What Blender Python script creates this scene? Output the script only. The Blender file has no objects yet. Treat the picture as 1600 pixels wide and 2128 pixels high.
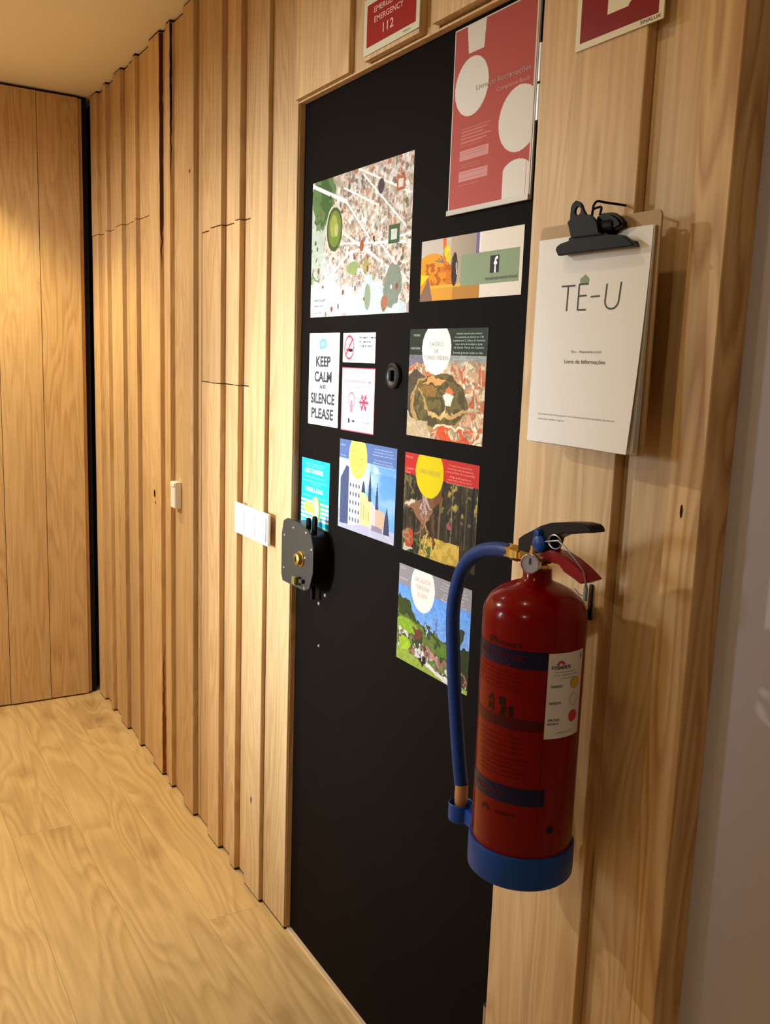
import bpy, bmesh, math, random
import numpy as np
from mathutils import Matrix, Vector

S = bpy.context.scene
COL = S.collection
random.seed(7)
RNG = np.random.RandomState(11)

# ------------------------------------------------------------------ camera
CAM_LOC = Vector((0.0, -0.93, 1.513))
CAM_ROT = Matrix([[0.51069008, -0.15663772, 0.84537581], [0.85907148, 0.05348388, -0.50905371], [0.03452303, 0.98620692, 0.16187669]])
cam_data = bpy.data.cameras.new('camera')
cam = bpy.data.objects.new('camera', cam_data)
COL.objects.link(cam)
cam.matrix_world = Matrix.Translation(CAM_LOC) @ CAM_ROT.to_4x4()
cam_data.sensor_fit = 'VERTICAL'
cam_data.sensor_height = 36.0
cam_data.lens = 31.92599
cam_data.clip_start = 0.02
S.camera = cam

# ------------------------------------------------------------------ world, exposure
w = bpy.data.worlds.new('world')
S.world = w
w.use_nodes = True
w.node_tree.nodes['Background'].inputs[0].default_value = (1.0, 0.86, 0.7, 1)
w.node_tree.nodes['Background'].inputs[1].default_value = 0.02
S.view_settings.view_transform = 'Standard'
S.view_settings.look = 'None'
S.view_settings.exposure = 0.0
S.view_settings.gamma = 1.0
S.view_settings.use_curve_mapping = False

# ------------------------------------------------------------------ lights
def spot(name, loc, target, energy, color, angle, blend, size):
    d = bpy.data.lights.new(name, 'SPOT')
    d.energy = energy; d.color = color
    d.spot_size = math.radians(angle); d.spot_blend = blend
    d.shadow_soft_size = size
    o = bpy.data.objects.new(name, d)
    COL.objects.link(o)
    o.location = loc
    o.rotation_euler = (Vector(target) - Vector(loc)).to_track_quat('-Z', 'Y').to_euler()
    return o
def area(name, loc, target, energy, color, sx, sy, spread=180):
    d = bpy.data.lights.new(name, 'AREA')
    d.energy = energy; d.color = color; d.shape = 'RECTANGLE'; d.size = sx; d.size_y = sy
    d.spread = math.radians(spread)
    o = bpy.data.objects.new(name, d)
    COL.objects.link(o)
    o.location = loc
    o.rotation_euler = (Vector(target) - Vector(loc)).to_track_quat('-Z', 'Y').to_euler()
    return o
DOWNLIGHTS = [(-3.55, -0.66), (-2.5, -0.62), (-1.0, -0.60), (-3.1, -1.7), (0.4, -2.9)]
LIGHTS = dict(
    spot_far=(76, (1.0, 0.84, 0.40)), spot_door=(14, (1.0, 0.97, 0.90)), spot_near=(6.5, (1.0, 0.79, 0.46)),
    fill_room_far=(112, (1.0, 0.96, 0.85)), spot_room_near=(31, (1.0, 0.88, 0.60)), cool_area_light=(16.5, (0.80, 0.93, 1.0)))
def L_(n): return LIGHTS[n]
spot('spot_far', (-3.55, -0.66, 2.515), (-3.65, -0.60, 1.0), *L_('spot_far'), 98, 0.6, 0.035)
spot('spot_door', (-2.5, -0.62, 2.515), (-2.45, -0.45, 1.0), *L_('spot_door'), 105, 0.6, 0.035)
spot('spot_near', (-1.0, -0.60, 2.515), (-1.0, -0.50, 0.5), *L_('spot_near'), 130, 0.7, 0.02)
spot('fill_room_far', (-3.1, -1.7, 2.515), (-3.1, -1.5, 0.5), *L_('fill_room_far'), 165, 0.4, 0.035)  # added fill lamp to brighten the left half and upper walls
spot('spot_room_near', (0.4, -2.9, 2.515), (-0.3, -1.5, 1.0), *L_('spot_room_near'), 160, 0.4, 0.03)
area('cool_area_light', (-3.07, -3.42, 1.38), (-1.80, 0.0, 1.02), *L_('cool_area_light'), 0.5, 1.3, 29)  # cool lamp added on the unseen wall, no real window behind it

# ------------------------------------------------------------------ helpers
def srgb(c):
    if isinstance(c, str):
        c = [int(c[i:i+2], 16) / 255 for i in (0, 2, 4)]
    return tuple((x / 12.92 if x <= 0.04045 else ((x + 0.055) / 1.055) ** 2.4) for x in c)

def mat(name, color, rough=0.5, metal=0.0, noise=0.0, nscale=60.0, coat=0.0, bump=0.0, spec=0.5):
    m = bpy.data.materials.new(name)
    m.use_nodes = True
    nt = m.node_tree
    b = nt.nodes['Principled BSDF']
    col = srgb(color)
    b.inputs['Roughness'].default_value = rough
    b.inputs['Metallic'].default_value = metal
    b.inputs['Coat Weight'].default_value = coat
    b.inputs['Coat Roughness'].default_value = 0.06
    b.inputs['Specular IOR Level'].default_value = spec
    tc = nt.nodes.new('ShaderNodeTexCoord')
    n = nt.nodes.new('ShaderNodeTexNoise')
    n.inputs['Scale'].default_value = nscale
    n.inputs['Detail'].default_value = 5
    nt.links.new(tc.outputs['Object'], n.inputs['Vector'])
    mx = nt.nodes.new('ShaderNodeMix'); mx.data_type = 'RGBA'
    mx.inputs[6].default_value = (*[c * (1 - noise) for c in col], 1)
    mx.inputs[7].default_value = (*[min(1, c * (1 + noise)) for c in col], 1)
    nt.links.new(n.outputs['Fac'], mx.inputs[0])
    nt.links.new(mx.outputs[2], b.inputs['Base Color'])
    if bump:
        bp = nt.nodes.new('ShaderNodeBump'); bp.inputs['Strength'].default_value = bump
        bp.inputs['Distance'].default_value = 0.001
        nt.links.new(n.outputs['Fac'], bp.inputs['Height'])
        nt.links.new(bp.outputs['Normal'], b.inputs['Normal'])
    return m

def wood(name, light, mid, dark, long_axis='Z', gscale=1.0, strong=0.5, rough=0.55, saw=0.4, tint=0.14, knots=0.0):
    """pine / oak: stretched grain, cathedral arches, cross saw marks, a tint of its own per board"""
    m = bpy.data.materials.new(name); m.use_nodes = True
    nt = m.node_tree; N = nt.nodes; L = nt.links
    b = N['Principled BSDF']; b.inputs['Roughness'].default_value = rough
    b.inputs['Specular IOR Level'].default_value = 0.35
    tc = N.new('ShaderNodeTexCoord'); oi = N.new('ShaderNodeObjectInfo')
    off = N.new('ShaderNodeVectorMath'); off.operation = 'SCALE'
    comb = N.new('ShaderNodeCombineXYZ')
    mul = N.new('ShaderNodeMath'); mul.operation = 'MULTIPLY'; mul.inputs[1].default_value = 37.0
    L.new(oi.outputs['Random'], mul.inputs[0])
    for k in range(3): L.new(mul.outputs[0], comb.inputs[k])
    add = N.new('ShaderNodeVectorMath'); add.operation = 'ADD'
    L.new(tc.outputs['Object'], add.inputs[0]); L.new(comb.outputs[0], add.inputs[1])
    def mapped(sx, sl):
        mp = N.new('ShaderNodeMapping')
        s = [sx, sx, sx]; s['XYZ'.index(long_axis)] = sl
        mp.inputs['Scale'].default_value = s
        L.new(add.outputs[0], mp.inputs['Vector'])
        return mp
    # fine fibres
    m1 = mapped(150 * gscale, 3.0)
    n1 = N.new('ShaderNodeTexNoise'); n1.inputs['Scale'].default_value = 1; n1.inputs['Detail'].default_value = 4
    L.new(m1.outputs[0], n1.inputs['Vector'])
    # arches: contour lines of a slow, stretched noise
    m2 = mapped(9 * gscale, 0.9)
    n2 = N.new('ShaderNodeTexNoise'); n2.inputs['Scale'].default_value = 1; n2.inputs['Detail'].default_value = 2
    n2.inputs['Distortion'].default_value = 0.35
    L.new(m2.outputs[0], n2.inputs['Vector'])
    k1 = N.new('ShaderNodeMath'); k1.operation = 'MULTIPLY'; k1.inputs[1].default_value = 15.0
    L.new(n2.outputs['Fac'], k1.inputs[0])
    k2 = N.new('ShaderNodeMath'); k2.operation = 'FRACT'; L.new(k1.outputs[0], k2.inputs[0])
    rp = N.new('ShaderNodeValToRGB')
    rp.color_ramp.elements[0].position = 0.0; rp.color_ramp.elements[0].color = (0, 0, 0, 1)
    rp.color_ramp.elements[1].position = 0.72; rp.color_ramp.elements[1].color = (1, 1, 1, 1)
    e = rp.color_ramp.elements.new(1.0); e.color = (0, 0, 0, 1)
    e = rp.color_ramp.elements.new(0.25); e.color = (0.15, 0.15, 0.15, 1)
    L.new(k2.outputs[0], rp.inputs[0])
    # blotches
    m3 = mapped(5, 1.1)
    n3 = N.new('ShaderNodeTexNoise'); n3.inputs['Scale'].default_value = 1; n3.inputs['Detail'].default_value = 3
    L.new(m3.outputs[0], n3.inputs['Vector'])
    a = N.new('ShaderNodeMix'); a.data_type = 'RGBA'
    a.inputs[6].default_value = (*srgb(light), 1); a.inputs[7].default_value = (*srgb(mid), 1)
    L.new(n3.outputs['Fac'], a.inputs[0])
    f1 = N.new('ShaderNodeMath'); f1.operation = 'MULTIPLY'; f1.inputs[1].default_value = strong
    L.new(rp.outputs[0], f1.inputs[0])
    f2 = N.new('ShaderNodeMath'); f2.operation = 'MULTIPLY'; L.new(f1.outputs[0], f2.inputs[0]); L.new(n3.outputs['Fac'], f2.inputs[1])
    c = N.new('ShaderNodeMix'); c.data_type = 'RGBA'
    L.new(a.outputs[2], c.inputs[6]); c.inputs[7].default_value = (*srgb(dark), 1)
    L.new(f2.outputs[0], c.inputs[0])
    g = N.new('ShaderNodeMapRange'); g.inputs[1].default_value = 0.3; g.inputs[2].default_value = 0.7
    g.inputs[3].default_value = 0.88; g.inputs[4].default_value = 1.06
    L.new(n1.outputs['Fac'], g.inputs[0])
    # board to board tint
    t = N.new('ShaderNodeMapRange'); t.inputs[3].default_value = 1.0 - tint; t.inputs[4].default_value = 1.0 + tint * 0.5
    L.new(oi.outputs['Random'], t.inputs[0])
    tm = N.new('ShaderNodeMath'); tm.operation = 'MULTIPLY'; L.new(g.outputs[0], tm.inputs[0]); L.new(t.outputs[0], tm.inputs[1])
    src = c.outputs[2]
    if knots:
        m5 = mapped(6.0, 2.6)
        vo = N.new('ShaderNodeTexVoronoi'); vo.inputs['Scale'].default_value = 1.0
        L.new(m5.outputs[0], vo.inputs['Vector'])
        n5 = N.new('ShaderNodeTexNoise'); n5.inputs['Scale'].default_value = 14; L.new(add.outputs[0], n5.inputs['Vector'])
        kk = N.new('ShaderNodeMath'); kk.operation = 'MULTIPLY_ADD'; kk.inputs[1].default_value = 0.25
        L.new(n5.outputs['Fac'], kk.inputs[0]); L.new(vo.outputs['Distance'], kk.inputs[2])
        kr = N.new('ShaderNodeMapRange'); kr.inputs[1].default_value = 0.17; kr.inputs[2].default_value = 0.40
        kr.inputs[3].default_value = knots; kr.inputs[4].default_value = 0.0
        L.new(kk.outputs[0], kr.inputs[0])
        kc = N.new('ShaderNodeMix'); kc.data_type = 'RGBA'; kc.inputs[7].default_value = (*srgb(dark), 1)
        L.new(c.outputs[2], kc.inputs[6]); L.new(kr.outputs[0], kc.inputs[0])
        src = kc.outputs[2]
    v = N.new('ShaderNodeVectorMath'); v.operation = 'SCALE'
    L.new(src, v.inputs[0]); L.new(tm.outputs[0], v.inputs['Scale'])
    L.new(v.outputs[0], b.inputs['Base Color'])
    # saw marks + fibre relief
    m4 = mapped(3, 130)
    n4 = N.new('ShaderNodeTexNoise'); n4.inputs['Scale'].default_value = 1; n4.inputs['Detail'].default_value = 2
    L.new(m4.outputs[0], n4.inputs['Vector'])
    h = N.new('ShaderNodeMath'); h.operation = 'MULTIPLY_ADD'; h.inputs[1].default_value = saw
    L.new(n4.outputs['Fac'], h.inputs[0]); L.new(n1.outputs['Fac'], h.inputs[2])
    bp = N.new('ShaderNodeBump'); bp.inputs['Strength'].default_value = 0.35; bp.inputs['Distance'].default_value = 0.0012
    L.new(h.outputs[0], bp.inputs['Height']); L.new(bp.outputs[0], b.inputs['Normal'])
    return m

def newobj(name, bm, m, parent=None, loc=(0, 0, 0), smooth=False):
    me = bpy.data.meshes.new(name)
    bmesh.ops.recalc_face_normals(bm, faces=bm.faces)
    bm.to_mesh(me); bm.free()
    if smooth:
        for p in me.polygons: p.use_smooth = True
        try: me.set_sharp_from_angle(angle=math.radians(40))
        except Exception: pass
    if m: me.materials.append(m)
    o = bpy.data.objects.new(name, me)
    COL.objects.link(o)
    o.location = loc
    if parent: put(o, parent)
    return o
def world_loc(o):
    v = Vector(o.location)
    while o.parent:
        o = o.parent; v += o.location
    return v
def put(o, parent):
    """parent o, keeping its place (nothing here is rotated at parent level)"""
    o.location = Vector(o.location) - world_loc(parent)
    o.parent = parent
def tag(o, label, cat=None, group=None):
    o['label'] = label
    if cat: o['category'] = cat
    if group: o['group'] = group
    return o
def struct(o, label=None, cat=None):
    o['kind'] = 'structure'
    if label: o['label'] = label
    if cat: o['category'] = cat
    return o
def thing(name, loc, label, cat, group=None):
    o = bpy.data.objects.new(name, None); COL.objects.link(o)
    o.empty_display_size = 0.05
    o.location = loc
    return tag(o, label, cat, group)

def bx(bm, x0, x1, y0, y1, z0, z1, ch=0.0):
    """box; ch = chamfer of the front (low y) vertical edges"""
    if ch <= 0:
        pts = [(x0, y0), (x1, y0), (x1, y1), (x0, y1)]
    else:
        pts = [(x0 + ch, y0), (x1 - ch, y0), (x1, y0 + ch), (x1, y1), (x0, y1), (x0, y0 + ch)]
    lo = [bm.verts.new((x, y, z0)) for x, y in pts]
    hi = [bm.verts.new((x, y, z1)) for x, y in pts]
    n = len(pts)
    bm.faces.new(lo[::-1]); bm.faces.new(hi)
    for i in range(n):
        bm.faces.new((lo[i], lo[(i + 1) % n], hi[(i + 1) % n], hi[i]))
def box(name, x0, x1, y0, y1, z0, z1, m, parent=None, ch=0.0):
    c = Vector(((x0 + x1) / 2, (y0 + y1) / 2, (z0 + z1) / 2))
    bm = bmesh.new()
    bx(bm, x0 - c.x, x1 - c.x, y0 - c.y, y1 - c.y, z0 - c.z, z1 - c.z, ch)
    return newobj(name, bm, m, parent, c)
def prism(name, pts, y0, y1, m, parent=None, bevel=0.0, holes=()):
    """x-z outline extruded along y"""
    cx = sum(p[0] for p in pts) / len(pts); cz = sum(p[1] for p in pts) / len(pts)
    bm = bmesh.new()
    ed = []
    for ring in (pts, *holes):
        vs = [bm.verts.new((x - cx, y0, z - cz)) for x, z in ring]
        ed += [bm.edges.new((vs[i], vs[(i + 1) % len(vs)])) for i in range(len(vs))]
    bmesh.ops.triangle_fill(bm, edges=ed, use_beauty=True)
    fs = list(bm.faces)
    r = bmesh.ops.extrude_face_region(bm, geom=fs)
    bmesh.ops.translate(bm, verts=[v for v in r['geom'] if isinstance(v, bmesh.types.BMVert)], vec=(0, y1 - y0, 0))
    bmesh.ops.recalc_face_normals(bm, faces=bm.faces)
    if bevel:
        es = [e for e in bm.edges if len(e.link_faces) == 2 and e.calc_face_angle(0) > 0.8 and abs(e.verts[0].co.y - e.verts[1].co.y) < 1e-6]
        bmesh.ops.bevel(bm, geom=es, offset=bevel, segments=2, affect='EDGES')
    return newobj(name, bm, m, parent, (cx, 0, cz), smooth=True)
def lathe(name, prof, m, parent=None, loc=(0, 0, 0), seg=48, axis='Z', a0=0.0, a1=360.0, cap=True):
    bm = bmesh.new()
    full = abs(a1 - a0) >= 359.9
    n = seg if full else seg + 1
    rings = []
    for r, z in prof:
        ring = []
        if r < 1e-6:
            v = bm.verts.new((0, 0, z)); ring = [v] * n
        else:
            for i in range(n):
                a = math.radians(a0 + (a1 - a0) * i / seg)
                ring.append(bm.verts.new((r * math.cos(a), r * math.sin(a), z)))
        rings.append(ring)
    for A, B in zip(rings, rings[1:]):
        for i in range(n if full else n - 1):
            j = (i + 1) % n
            q = []
            for v in (A[i], A[j], B[j], B[i]):
                if v not in q: q.append(v)
            if len(q) >= 3:
                try: bm.faces.new(q)
                except ValueError: pass
    if cap and full:
        for ring in (rings[0], rings[-1]):
            if len(set(ring)) > 2:
                try: bm.faces.new(ring)
                except ValueError: pass
    if axis == 'Y':
        bmesh.ops.rotate(bm, verts=bm.verts, cent=(0, 0, 0), matrix=Matrix.Rotation(math.radians(90), 3, 'X'))
    elif axis == 'X':
        bmesh.ops.rotate(bm, verts=bm.verts, cent=(0, 0, 0), matrix=Matrix.Rotation(math.radians(90), 3, 'Y'))
    return newobj(name, bm, m, parent, loc, smooth=True)
def catmull(pts, sub=8):
    P = [Vector(p) for p in pts]
    P = [P[0] * 2 - P[1]] + P + [P[-1] * 2 - P[-2]]
    out = []
    for i in range(1, len(P) - 2):
        for k in range(sub):
            t = k / sub
            a, b, c, d = P[i - 1], P[i], P[i + 1], P[i + 2]
            out.append(0.5 * ((2 * b) + (c - a) * t + (2 * a - 5 * b + 4 * c - d) * t * t + (3 * b - a - 3 * c + d) * t ** 3))
    out.append(P[-2])
    return out
def tube(name, pts, r, m, parent=None, seg=12, sub=8, closed=False):
    path = catmull(pts, sub) if sub > 1 else [Vector(p) for p in pts]
    base = path[0].copy()
    path = [p - base for p in path]
    bm = bmesh.new(); rings = []
    nrm = None
    for i, p in enumerate(path):
        t = (path[min(i + 1, len(path) - 1)] - path[max(i - 1, 0)]).normalized()
        if nrm is None:
            nrm = t.orthogonal().normalized()
        nrm = (nrm - t * nrm.dot(t)).normalized()
        bn = t.cross(nrm)
        rr = r[min(i * len(r) // len(path), len(r) - 1)] if isinstance(r, (list, tuple)) else r
        rings.append([bm.verts.new(p + nrm * rr * math.cos(2 * math.pi * k / seg) + bn * rr * math.sin(2 * math.pi * k / seg)) for k in range(seg)])
    for A, B in zip(rings, rings[1:]):
        for k in range(seg):
            bm.faces.new((A[k], A[(k + 1) % seg], B[(k + 1) % seg], B[k]))
    bm.faces.new(rings[0][::-1]); bm.faces.new(rings[-1])
    return newobj(name, bm, m, parent, base, smooth=True)

# lettering as flat meshes -------------------------------------------------
def text_mesh(s, bold=0.0):
    cu = bpy.data.curves.new('lettering', 'FONT')
    cu.body = s; cu.size = 1.0; cu.align_x = 'LEFT'; cu.resolution_u = 3
    cu.offset = bold
    o = bpy.data.objects.new('lettering', cu); COL.objects.link(o)
    dg = bpy.context.evaluated_depsgraph_get()
    me = bpy.data.meshes.new_from_object(o.evaluated_get(dg))
    bpy.data.objects.remove(o)
    co = np.empty(len(me.vertices) * 3); me.vertices.foreach_get('co', co)
    co = co.reshape(-1, 3)
    return me, co
def lettering(s, cx, cz, h, width, m, parent, y, bold=0.0, align='C', fn=None):
    """text in the x-z plane at depth y (facing -y); h = cap height, width = fitted width; several lines are several calls"""
    me, co = text_mesh(s, bold)
    if len(co) == 0: return None
    x0, x1 = co[:, 0].min(), co[:, 0].max()
    sx = (width / (x1 - x0)) if width else h / 0.7
    sz = h / 0.7
    X = (co[:, 0] - x0) * sx
    W = (x1 - x0) * sx
    if align == 'C': X -= W / 2
    Z = co[:, 1] * sz - h / 2
    new = np.stack([X, np.zeros_like(X), Z], 1)
    if fn is not None:
        new = fn(X, Z)
    me.vertices.foreach_set('co', new.astype(np.float32).ravel())
    me.update()
    me.name = 'lettering'
    me.materials.clear(); me.materials.append(m)
    o = bpy.data.objects.new('lettering', me); COL.objects.link(o)
    o.location = (cx, y, cz)
    put(o, parent)
    return o

# printed pictures: a fine grid of coloured cells ---------------------------
def warped(cv, amt, f=5, seed=40):
    cv.U0, cv.V0 = cv.U, cv.V
    k = cv.w / cv.h
    n1, n2 = cv.noise(f, f, seed), cv.noise(f, f, seed + 1)
    cv.U = cv.U + (n1 - .5) * amt; cv.V = cv.V + (n2 - .5) * amt * k
def unwarp(cv):
    if hasattr(cv, 'U0'): cv.U, cv.V = cv.U0, cv.V0
class Canvas:
    def __init__(s, w, h, nx, bg):
        s.w, s.h = w, h
        s.nx = nx; s.ny = max(2, int(round(nx * h / w)))
        u = (np.arange(s.nx) + .5) / s.nx; v = (np.arange(s.ny) + .5) / s.ny
        s.U, s.V = np.meshgrid(u, v)
        s.a = np.zeros((s.ny, s.nx, 3)); s.a[:] = s.c(bg)
    def c(s, c):
        return np.array([int(c[i:i+2], 16) / 255 for i in (0, 2, 4)]) if isinstance(c, str) else np.array(c)
    def fill(s, mask, c):
        if np.ndim(mask) and mask.dtype != bool:
            k = np.clip(mask, 0, 1)[..., None]; s.a = s.a * (1 - k) + s.c(c) * k
        else: s.a[mask] = s.c(c)
    def rect(s, u0, v0, u1, v1, c): s.fill((s.U >= u0) & (s.U <= u1) & (s.V >= v0) & (s.V <= v1), c)
    def ell(s, u, v, ru, rv, c, rot=0):
        du, dv = s.U - u, s.V - v
        if rot:
            k = s.h / s.w; ca, sa = math.cos(rot), math.sin(rot)
            dx, dy = du, dv * k
            du, dv = ca * dx + sa * dy, (-sa * dx + ca * dy) / k
        s.fill((du / ru) ** 2 + (dv / rv) ** 2 <= 1, c)
    def ring(s, u, v, ru, rv, t, c):
        d = np.sqrt(((s.U - u) / ru) ** 2 + ((s.V - v) / rv) ** 2); s.fill((d <= 1) & (d >= 1 - t), c)
    def poly(s, pts, c):
        ins = np.zeros(s.U.shape, bool); n = len(pts)
        for i in range(n):
            x0, y0 = pts[i]; x1, y1 = pts[(i + 1) % n]
            if y0 == y1: continue
            cond = ((y0 > s.V) != (y1 > s.V)) & (s.U < (x1 - x0) * (s.V - y0) / (y1 - y0) + x0)
            ins ^= cond
        s.fill(ins, c)
    def line(s, u0, v0, u1, v1, t, c):
        k = s.h / s.w
        px, py = s.U - u0, (s.V - v0) * k; dx, dy = u1 - u0, (v1 - v0) * k
        q = np.clip((px * dx + py * dy) / (dx * dx + dy * dy + 1e-12), 0, 1)
        s.fill(np.hypot(px - q * dx, py - q * dy) <= t / 2, c)
    def noise(s, fu, fv, seed=0, oct=3):
        out = 0; amp = 1; tot = 0
        for o in range(oct):
            r = np.random.RandomState(seed * 17 + o); G = r.rand(int(fv * 2 ** o) + 3, int(fu * 2 ** o) + 3)
            x = np.clip(s.U, 0, 1) * fu * 2 ** o; y = np.clip(s.V, 0, 1) * fv * 2 ** o
            xi, yi = x.astype(int), y.astype(int); fx, fy = x - xi, y - yi
            fx = fx * fx * (3 - 2 * fx); fy = fy * fy * (3 - 2 * fy)
            out = out + amp * ((G[yi, xi] * (1 - fx) + G[yi, xi + 1] * fx) * (1 - fy) + (G[yi + 1, xi] * (1 - fx) + G[yi + 1, xi + 1] * fx) * fy)
            tot += amp; amp *= .5
        return out / tot
    def cells(s, n, seed, cols, region=None, edge=None, ew=0.006, stretch=1.0):
        """voronoi town: each cell a colour out of cols, edges as streets"""
        r = np.random.RandomState(seed); P = r.rand(n, 2)
        k = s.h / s.w
        X = s.U.ravel(); Y = (s.V * k * stretch).ravel()
        best = np.full(X.shape, 9.); sec = np.full(X.shape, 9.); idx = np.zeros(X.shape, int)
        for i, (px, py) in enumerate(P):
            d = np.abs(X - px) * .8 + np.abs(Y - py * k * stretch) * .8 + np.hypot(X - px, Y - py * k * stretch) * .5
            m = d < best
            sec = np.where(m, best, np.minimum(sec, d)); idx = np.where(m, i, idx); best = np.where(m, d, best)
        C = np.array([s.c(cols[r.randint(len(cols))]) for _ in range(n)])
        img = C[idx].reshape(s.a.shape)
        if edge is not None:
            e = ((sec - best) < ew).reshape(s.U.shape); img[e] = s.c(edge)
        if region is None: s.a = img
        else: s.a[region] = img[region]
def picture_mesh(cv, name, x0, z0, y, th, m, fn=None):
    """sheet of paper whose front (facing -y) carries the canvas"""
    nx, ny, w, h = cv.nx, cv.ny, cv.w, cv.h
    gx, gz = np.meshgrid(np.linspace(-w / 2, w / 2, nx + 1), np.linspace(-h / 2, h / 2, ny + 1))
    nv = gx.size
    V = np.stack([gx.ravel(), np.full(nv, -th / 2), gz.ravel()], 1)
    back = np.array([[-w / 2, th / 2, -h / 2], [w / 2, th / 2, -h / 2], [w / 2, th / 2, h / 2], [-w / 2, th / 2, h / 2]])
    V = np.concatenate([V, back])
    if fn is not None: V = fn(V)
    i = np.arange(nx)[None, :] + (nx + 1) * np.arange(ny)[:, None]
    F = np.stack([i, i + 1, i + nx + 2, i + nx + 1], -1).reshape(-1, 4)
    c0, c1, c2, c3 = 0, nx, (ny + 1) * (nx + 1) - 1, ny * (nx + 1)
    b0 = nv
    E_ = np.array([[b0 + 3, b0 + 2, b0 + 1, b0], [c1, c0, b0, b0 + 1], [c2, c1, b0 + 1, b0 + 2], [c3, c2, b0 + 2, b0 + 3], [c0, c3, b0 + 3, b0]])
    if fn is not None: E_ = E_[:0]
    F = np.concatenate([F, E_]).astype(np.int32)
    me = bpy.data.meshes.new(name)
    me.vertices.add(len(V)); me.vertices.foreach_set('co', V.astype(np.float32).ravel())
    me.loops.add(F.size); me.loops.foreach_set('vertex_index', F.ravel())
    me.polygons.add(len(F)); me.polygons.foreach_set('loop_start', np.arange(0, F.size, 4, dtype=np.int32))
    me.polygons.foreach_set('loop_total', np.full(len(F), 4, np.int32))
    me.update(calc_edges=True)
    a = cv.a.reshape(-1, 3)
    a = np.where(a <= .04045, a / 12.92, ((a + .055) / 1.055) ** 2.4)
    a = np.minimum(a * getattr(cv, 'gain', 1.0), 0.9)
    c = np.ones((len(F), 4, 4), np.float32); c[:, :, :3] = 0.8
    c[:nx * ny, :, :3] = a[:, None, :]
    ca = me.color_attributes.new('print', 'FLOAT_COLOR', 'CORNER')
    ca.data.foreach_set('color', c.ravel())
    me.materials.append(m)
    o = bpy.data.objects.new(name, me); COL.objects.link(o)
    o.location = (x0 + w / 2, y, z0 + h / 2)
    return o
def print_mat(name, rough=0.35, coat=0.0):
    m = bpy.data.materials.new(name); m.use_nodes = True
    nt = m.node_tree; b = nt.nodes['Principled BSDF']
    at = nt.nodes.new('ShaderNodeAttribute'); at.attribute_name = 'print'
    n = nt.nodes.new('ShaderNodeTexNoise'); n.inputs['Scale'].default_value = 300
    tc = nt.nodes.new('ShaderNodeTexCoord'); nt.links.new(tc.outputs['Object'], n.inputs['Vector'])
    bp = nt.nodes.new('ShaderNodeBump'); bp.inputs['Strength'].default_value = 0.03
    nt.links.new(n.outputs['Fac'], bp.inputs['Height']); nt.links.new(bp.outputs[0], b.inputs['Normal'])
    nt.links.new(at.outputs['Color'], b.inputs['Base Color'])
    b.inputs['Roughness'].default_value = rough; b.inputs['Coat Weight'].default_value = coat
    b.inputs['Specular IOR Level'].default_value = 0.15
    return m

# ------------------------------------------------------------------ materials
PINE = wood('pine', 'dfbe90', 'd2ac78', 'ac7c48', 'Z', 1.0, 0.75, 0.5, 0.5, 0.16)
PINE_BOLD = wood('pine_bold_grain', 'd9b888', 'cfaa74', 'a06e3c', 'Z', 0.8, 1.3, 0.5, 0.2, 0.05)
OAK = wood('oak_floor', 'dfc08c', 'd2b07a', '9a784a', 'X', 0.6, 0.66, 0.42, 0.1, 0.11, knots=0.6)
PLASTER = mat('grey_plaster', 'b8b2bc', 0.9, noise=0.03, nscale=3, bump=0.1)
CEIL = mat('cream_ceiling_paint', 'f2ece0', 0.95, noise=0.015, nscale=4)
PALEWALL = mat('pale_wall_paint', 'd8cdbd', 0.9, noise=0.02, nscale=4)
GAP = mat('black_backing_gap_shade', '060505', 0.9)
SUBFLOOR = mat('joint_brown', '7a5c38', 0.8)  # medium brown slab seen through the plank joints
DOORM = mat('black_laminate', '100c0a', 0.6, noise=0.12, nscale=9, spec=0.03)
THRESH = mat('pale_threshold_wood', 'e3c8a4', 0.5, noise=0.05, nscale=30)
PRINT = print_mat('printed_paper', 0.38)
PRINT_MATT = print_mat('printed_matt', 0.62)
PAPER = mat('white_paper', 'e6e3df', 0.7)
INK = mat('black_ink', '1a1a1c', 0.6)
INKGREY = mat('grey_ink', '77787a', 0.6)
STEEL = mat('brushed_steel', 'b9b6b0', 0.38, 1.0, noise=0.06)
BRASS = mat('brass', 'd9b45c', 0.28, 1.0, noise=0.08)
LOCKM = mat('dark_olive_metal', '262219', 0.5, 0.15, noise=0.08, nscale=30)
BLACKP = mat('black_plastic', '080909', 0.4, spec=0.25)
BLACKM = mat('black_enamel_metal', '050504', 0.45, spec=0.12)
REDP = mat('red_enamel', '740003', 0.2, coat=0.12, noise=0.03, spec=0.14)
REDL = mat('red_lever', '7c0613', 0.35, coat=0.1, spec=0.2)
BLUEP = mat('blue_plastic', '0c4090', 0.38, noise=0.04, spec=0.25)
BLUEH = mat('blue_rubber_hose', '0a3270', 0.4, spec=0.25)
WHITEP = mat('white_plastic', 'f2f2f2', 0.3)

# ------------------------------------------------------------------ room shell
H = 2.54
X_END = -4.0
floor = thing('floor', (-1.5, -1.1, 0), 'pale oak laminate floor laid along the timber wall', None)
floor['kind'] = 'structure'
newbase = box('underlay', -4.3, 2.2, -3.45, 0.30, -0.05, -0.006, SUBFLOOR, floor)
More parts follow.
